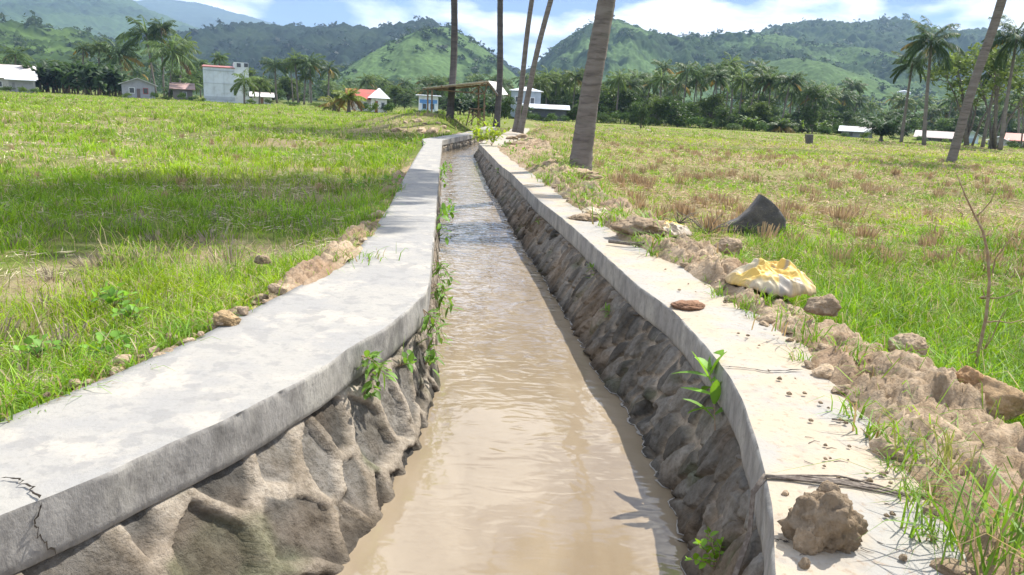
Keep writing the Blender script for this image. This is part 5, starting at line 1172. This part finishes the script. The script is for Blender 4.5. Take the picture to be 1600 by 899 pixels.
# ------------------------------------------------------------------ woven sacks
M_sack = bpy.data.materials.new('woven_sack'); M_sack.use_nodes = True; t_ = M_sack.node_tree; p_ = t_.nodes['Principled BSDF']; p_.inputs['Roughness'].default_value = .5; p_.inputs['Specular IOR Level'].default_value = .4
at_ = t_.nodes.new('ShaderNodeAttribute'); at_.attribute_name = 'Col'; t_.links.new(at_.outputs['Color'], p_.inputs['Base Color'])
tcn = t_.nodes.new('ShaderNodeTexCoord'); wv = t_.nodes.new('ShaderNodeTexChecker'); wv.inputs['Scale'].default_value = 260; t_.links.new(tcn.outputs['Object'], wv.inputs[0]); bb = t_.nodes.new('ShaderNodeBump'); bb.inputs['Strength'].default_value = .25; bb.inputs['Distance'].default_value = .002; t_.links.new(wv.outputs['Fac'], bb.inputs['Height']); t_.links.new(bb.outputs[0], p_.inputs['Normal'])
def sack(px, py, z, wx, wy, hz, rz, label, seed, pale=.5):
    p = un(px, py, z); n = 150; u = np.linspace(-1, 1, n); U, V = np.meshgrid(u, u); R = np.hypot(U, V); A = np.arctan2(V, U)
    k = np.maximum(np.abs(U), np.abs(V)); Us = U*k/np.maximum(R, 1e-6); Vs = V*k/np.maximum(R, 1e-6)      # square to disc
    rr_ = np.hypot(Us, Vs); edge = 1+.13*fbm(np.cos(A)*1.6, np.sin(A)*1.6, seed=seed)+.04*fbm(np.cos(A)*6, np.sin(A)*6, seed=seed+1)
    X = Us*wx*edge; Y = Vs*wy*edge
    fold = 1-2*np.abs(fbm(X*6+Y*3+.12*fbm(X*9, Y*9, seed=seed+2)*3, Y*7-X*2, seed=seed+3, o=3)); fold2 = 1-2*np.abs(fbm(X*15+Y*9, Y*17, seed=seed+4, o=2))
    Z = hz*np.sqrt(np.clip(1-rr_**2.2, 0, 1))*(.75+.35*fbm(X*4, Y*4, seed=seed+5)) + .07*(fold-.45)*np.clip(1.2-rr_, .25, 1) + .016*fold2 + .01
    C = np.array([.60, .40, .09])*np.ones(X.shape+(3,)); wp = ss(-.02, .12, fbm(X*5+3, Y*4.2, seed=seed+6, o=3)+pale-.5)[..., None]; C = C*(1-wp)+np.array([.46, .39, .26])*wp
    gp = (ss(.18, .26, fbm(X*7+9, Y*6, seed=seed+7, o=3)))[..., None]*.8; C = C*(1-gp)+np.array([.22, .21, .2])*gp
    di = ss(.72, 1.0, rr_)[..., None]*ss(-.3, .2, fbm(X*9, Y*9, seed=seed+8))[..., None]; C = C*(1-.7*di)+SOIL*.7*di
    top = np.stack([X, Y, Z], -1); 
    me = gridmesh('sack', top, M_sack, C); o = obj('sack', me, loc=(p[0], p[1], z)); o.rotation_euler = (0, 0, rz); so_ = o.modifiers.new('t', 'SOLIDIFY'); so_.thickness = .002; return tag(o, label, 'sack')
sack(1205, 452, .04, .25, .22, .145, -.35, 'crumpled yellow and white woven sack lying on the soil heap beside the grass', 951, .34)
sack(1030, 366, .03, .26, .20, .10, -.4, 'yellow sack half buried under dirt on the right bank', 961, .25)
big_clod(1010, 368, 80, 26, 'brown dirt piled on top of the half buried yellow sack', 971, SOIL*.8, z=.05, amp=.4)
big_clod(915, 345, 46, 8, 'crumbled dirt patch on the coping before the half buried sack', 972, SOIL*.85, amp=.4)
sack(930, 335, .02, .14, .10, .04, .3, 'small flat scrap of yellow sack peeking from the soil heap', 981, .2)

# ------------------------------------------------------------------ haze
hb_ = MB(); x0, x1, y0, y1, z0, z1 = -6500, 6500, -700, 7600, -2.3, 470
hb_.box(((x0+x1)/2, (y0+y1)/2, (z0+z1)/2), (x1-x0, y1-y0, z1-z0))
M_haze = bpy.data.materials.new('haze'); M_haze.use_nodes = True; t_ = M_haze.node_tree; t_.nodes.clear()
ho = t_.nodes.new('ShaderNodeOutputMaterial'); pv = t_.nodes.new('ShaderNodeVolumePrincipled'); pv.inputs['Density'].default_value = .00025; pv.inputs['Color'].default_value = (.47, .69, 1, 1); pv.inputs['Anisotropy'].default_value = .1
t_.links.new(pv.outputs[0], ho.inputs['Volume'])
o = hb_.build('haze', M_haze); tag(o, kind='stuff')
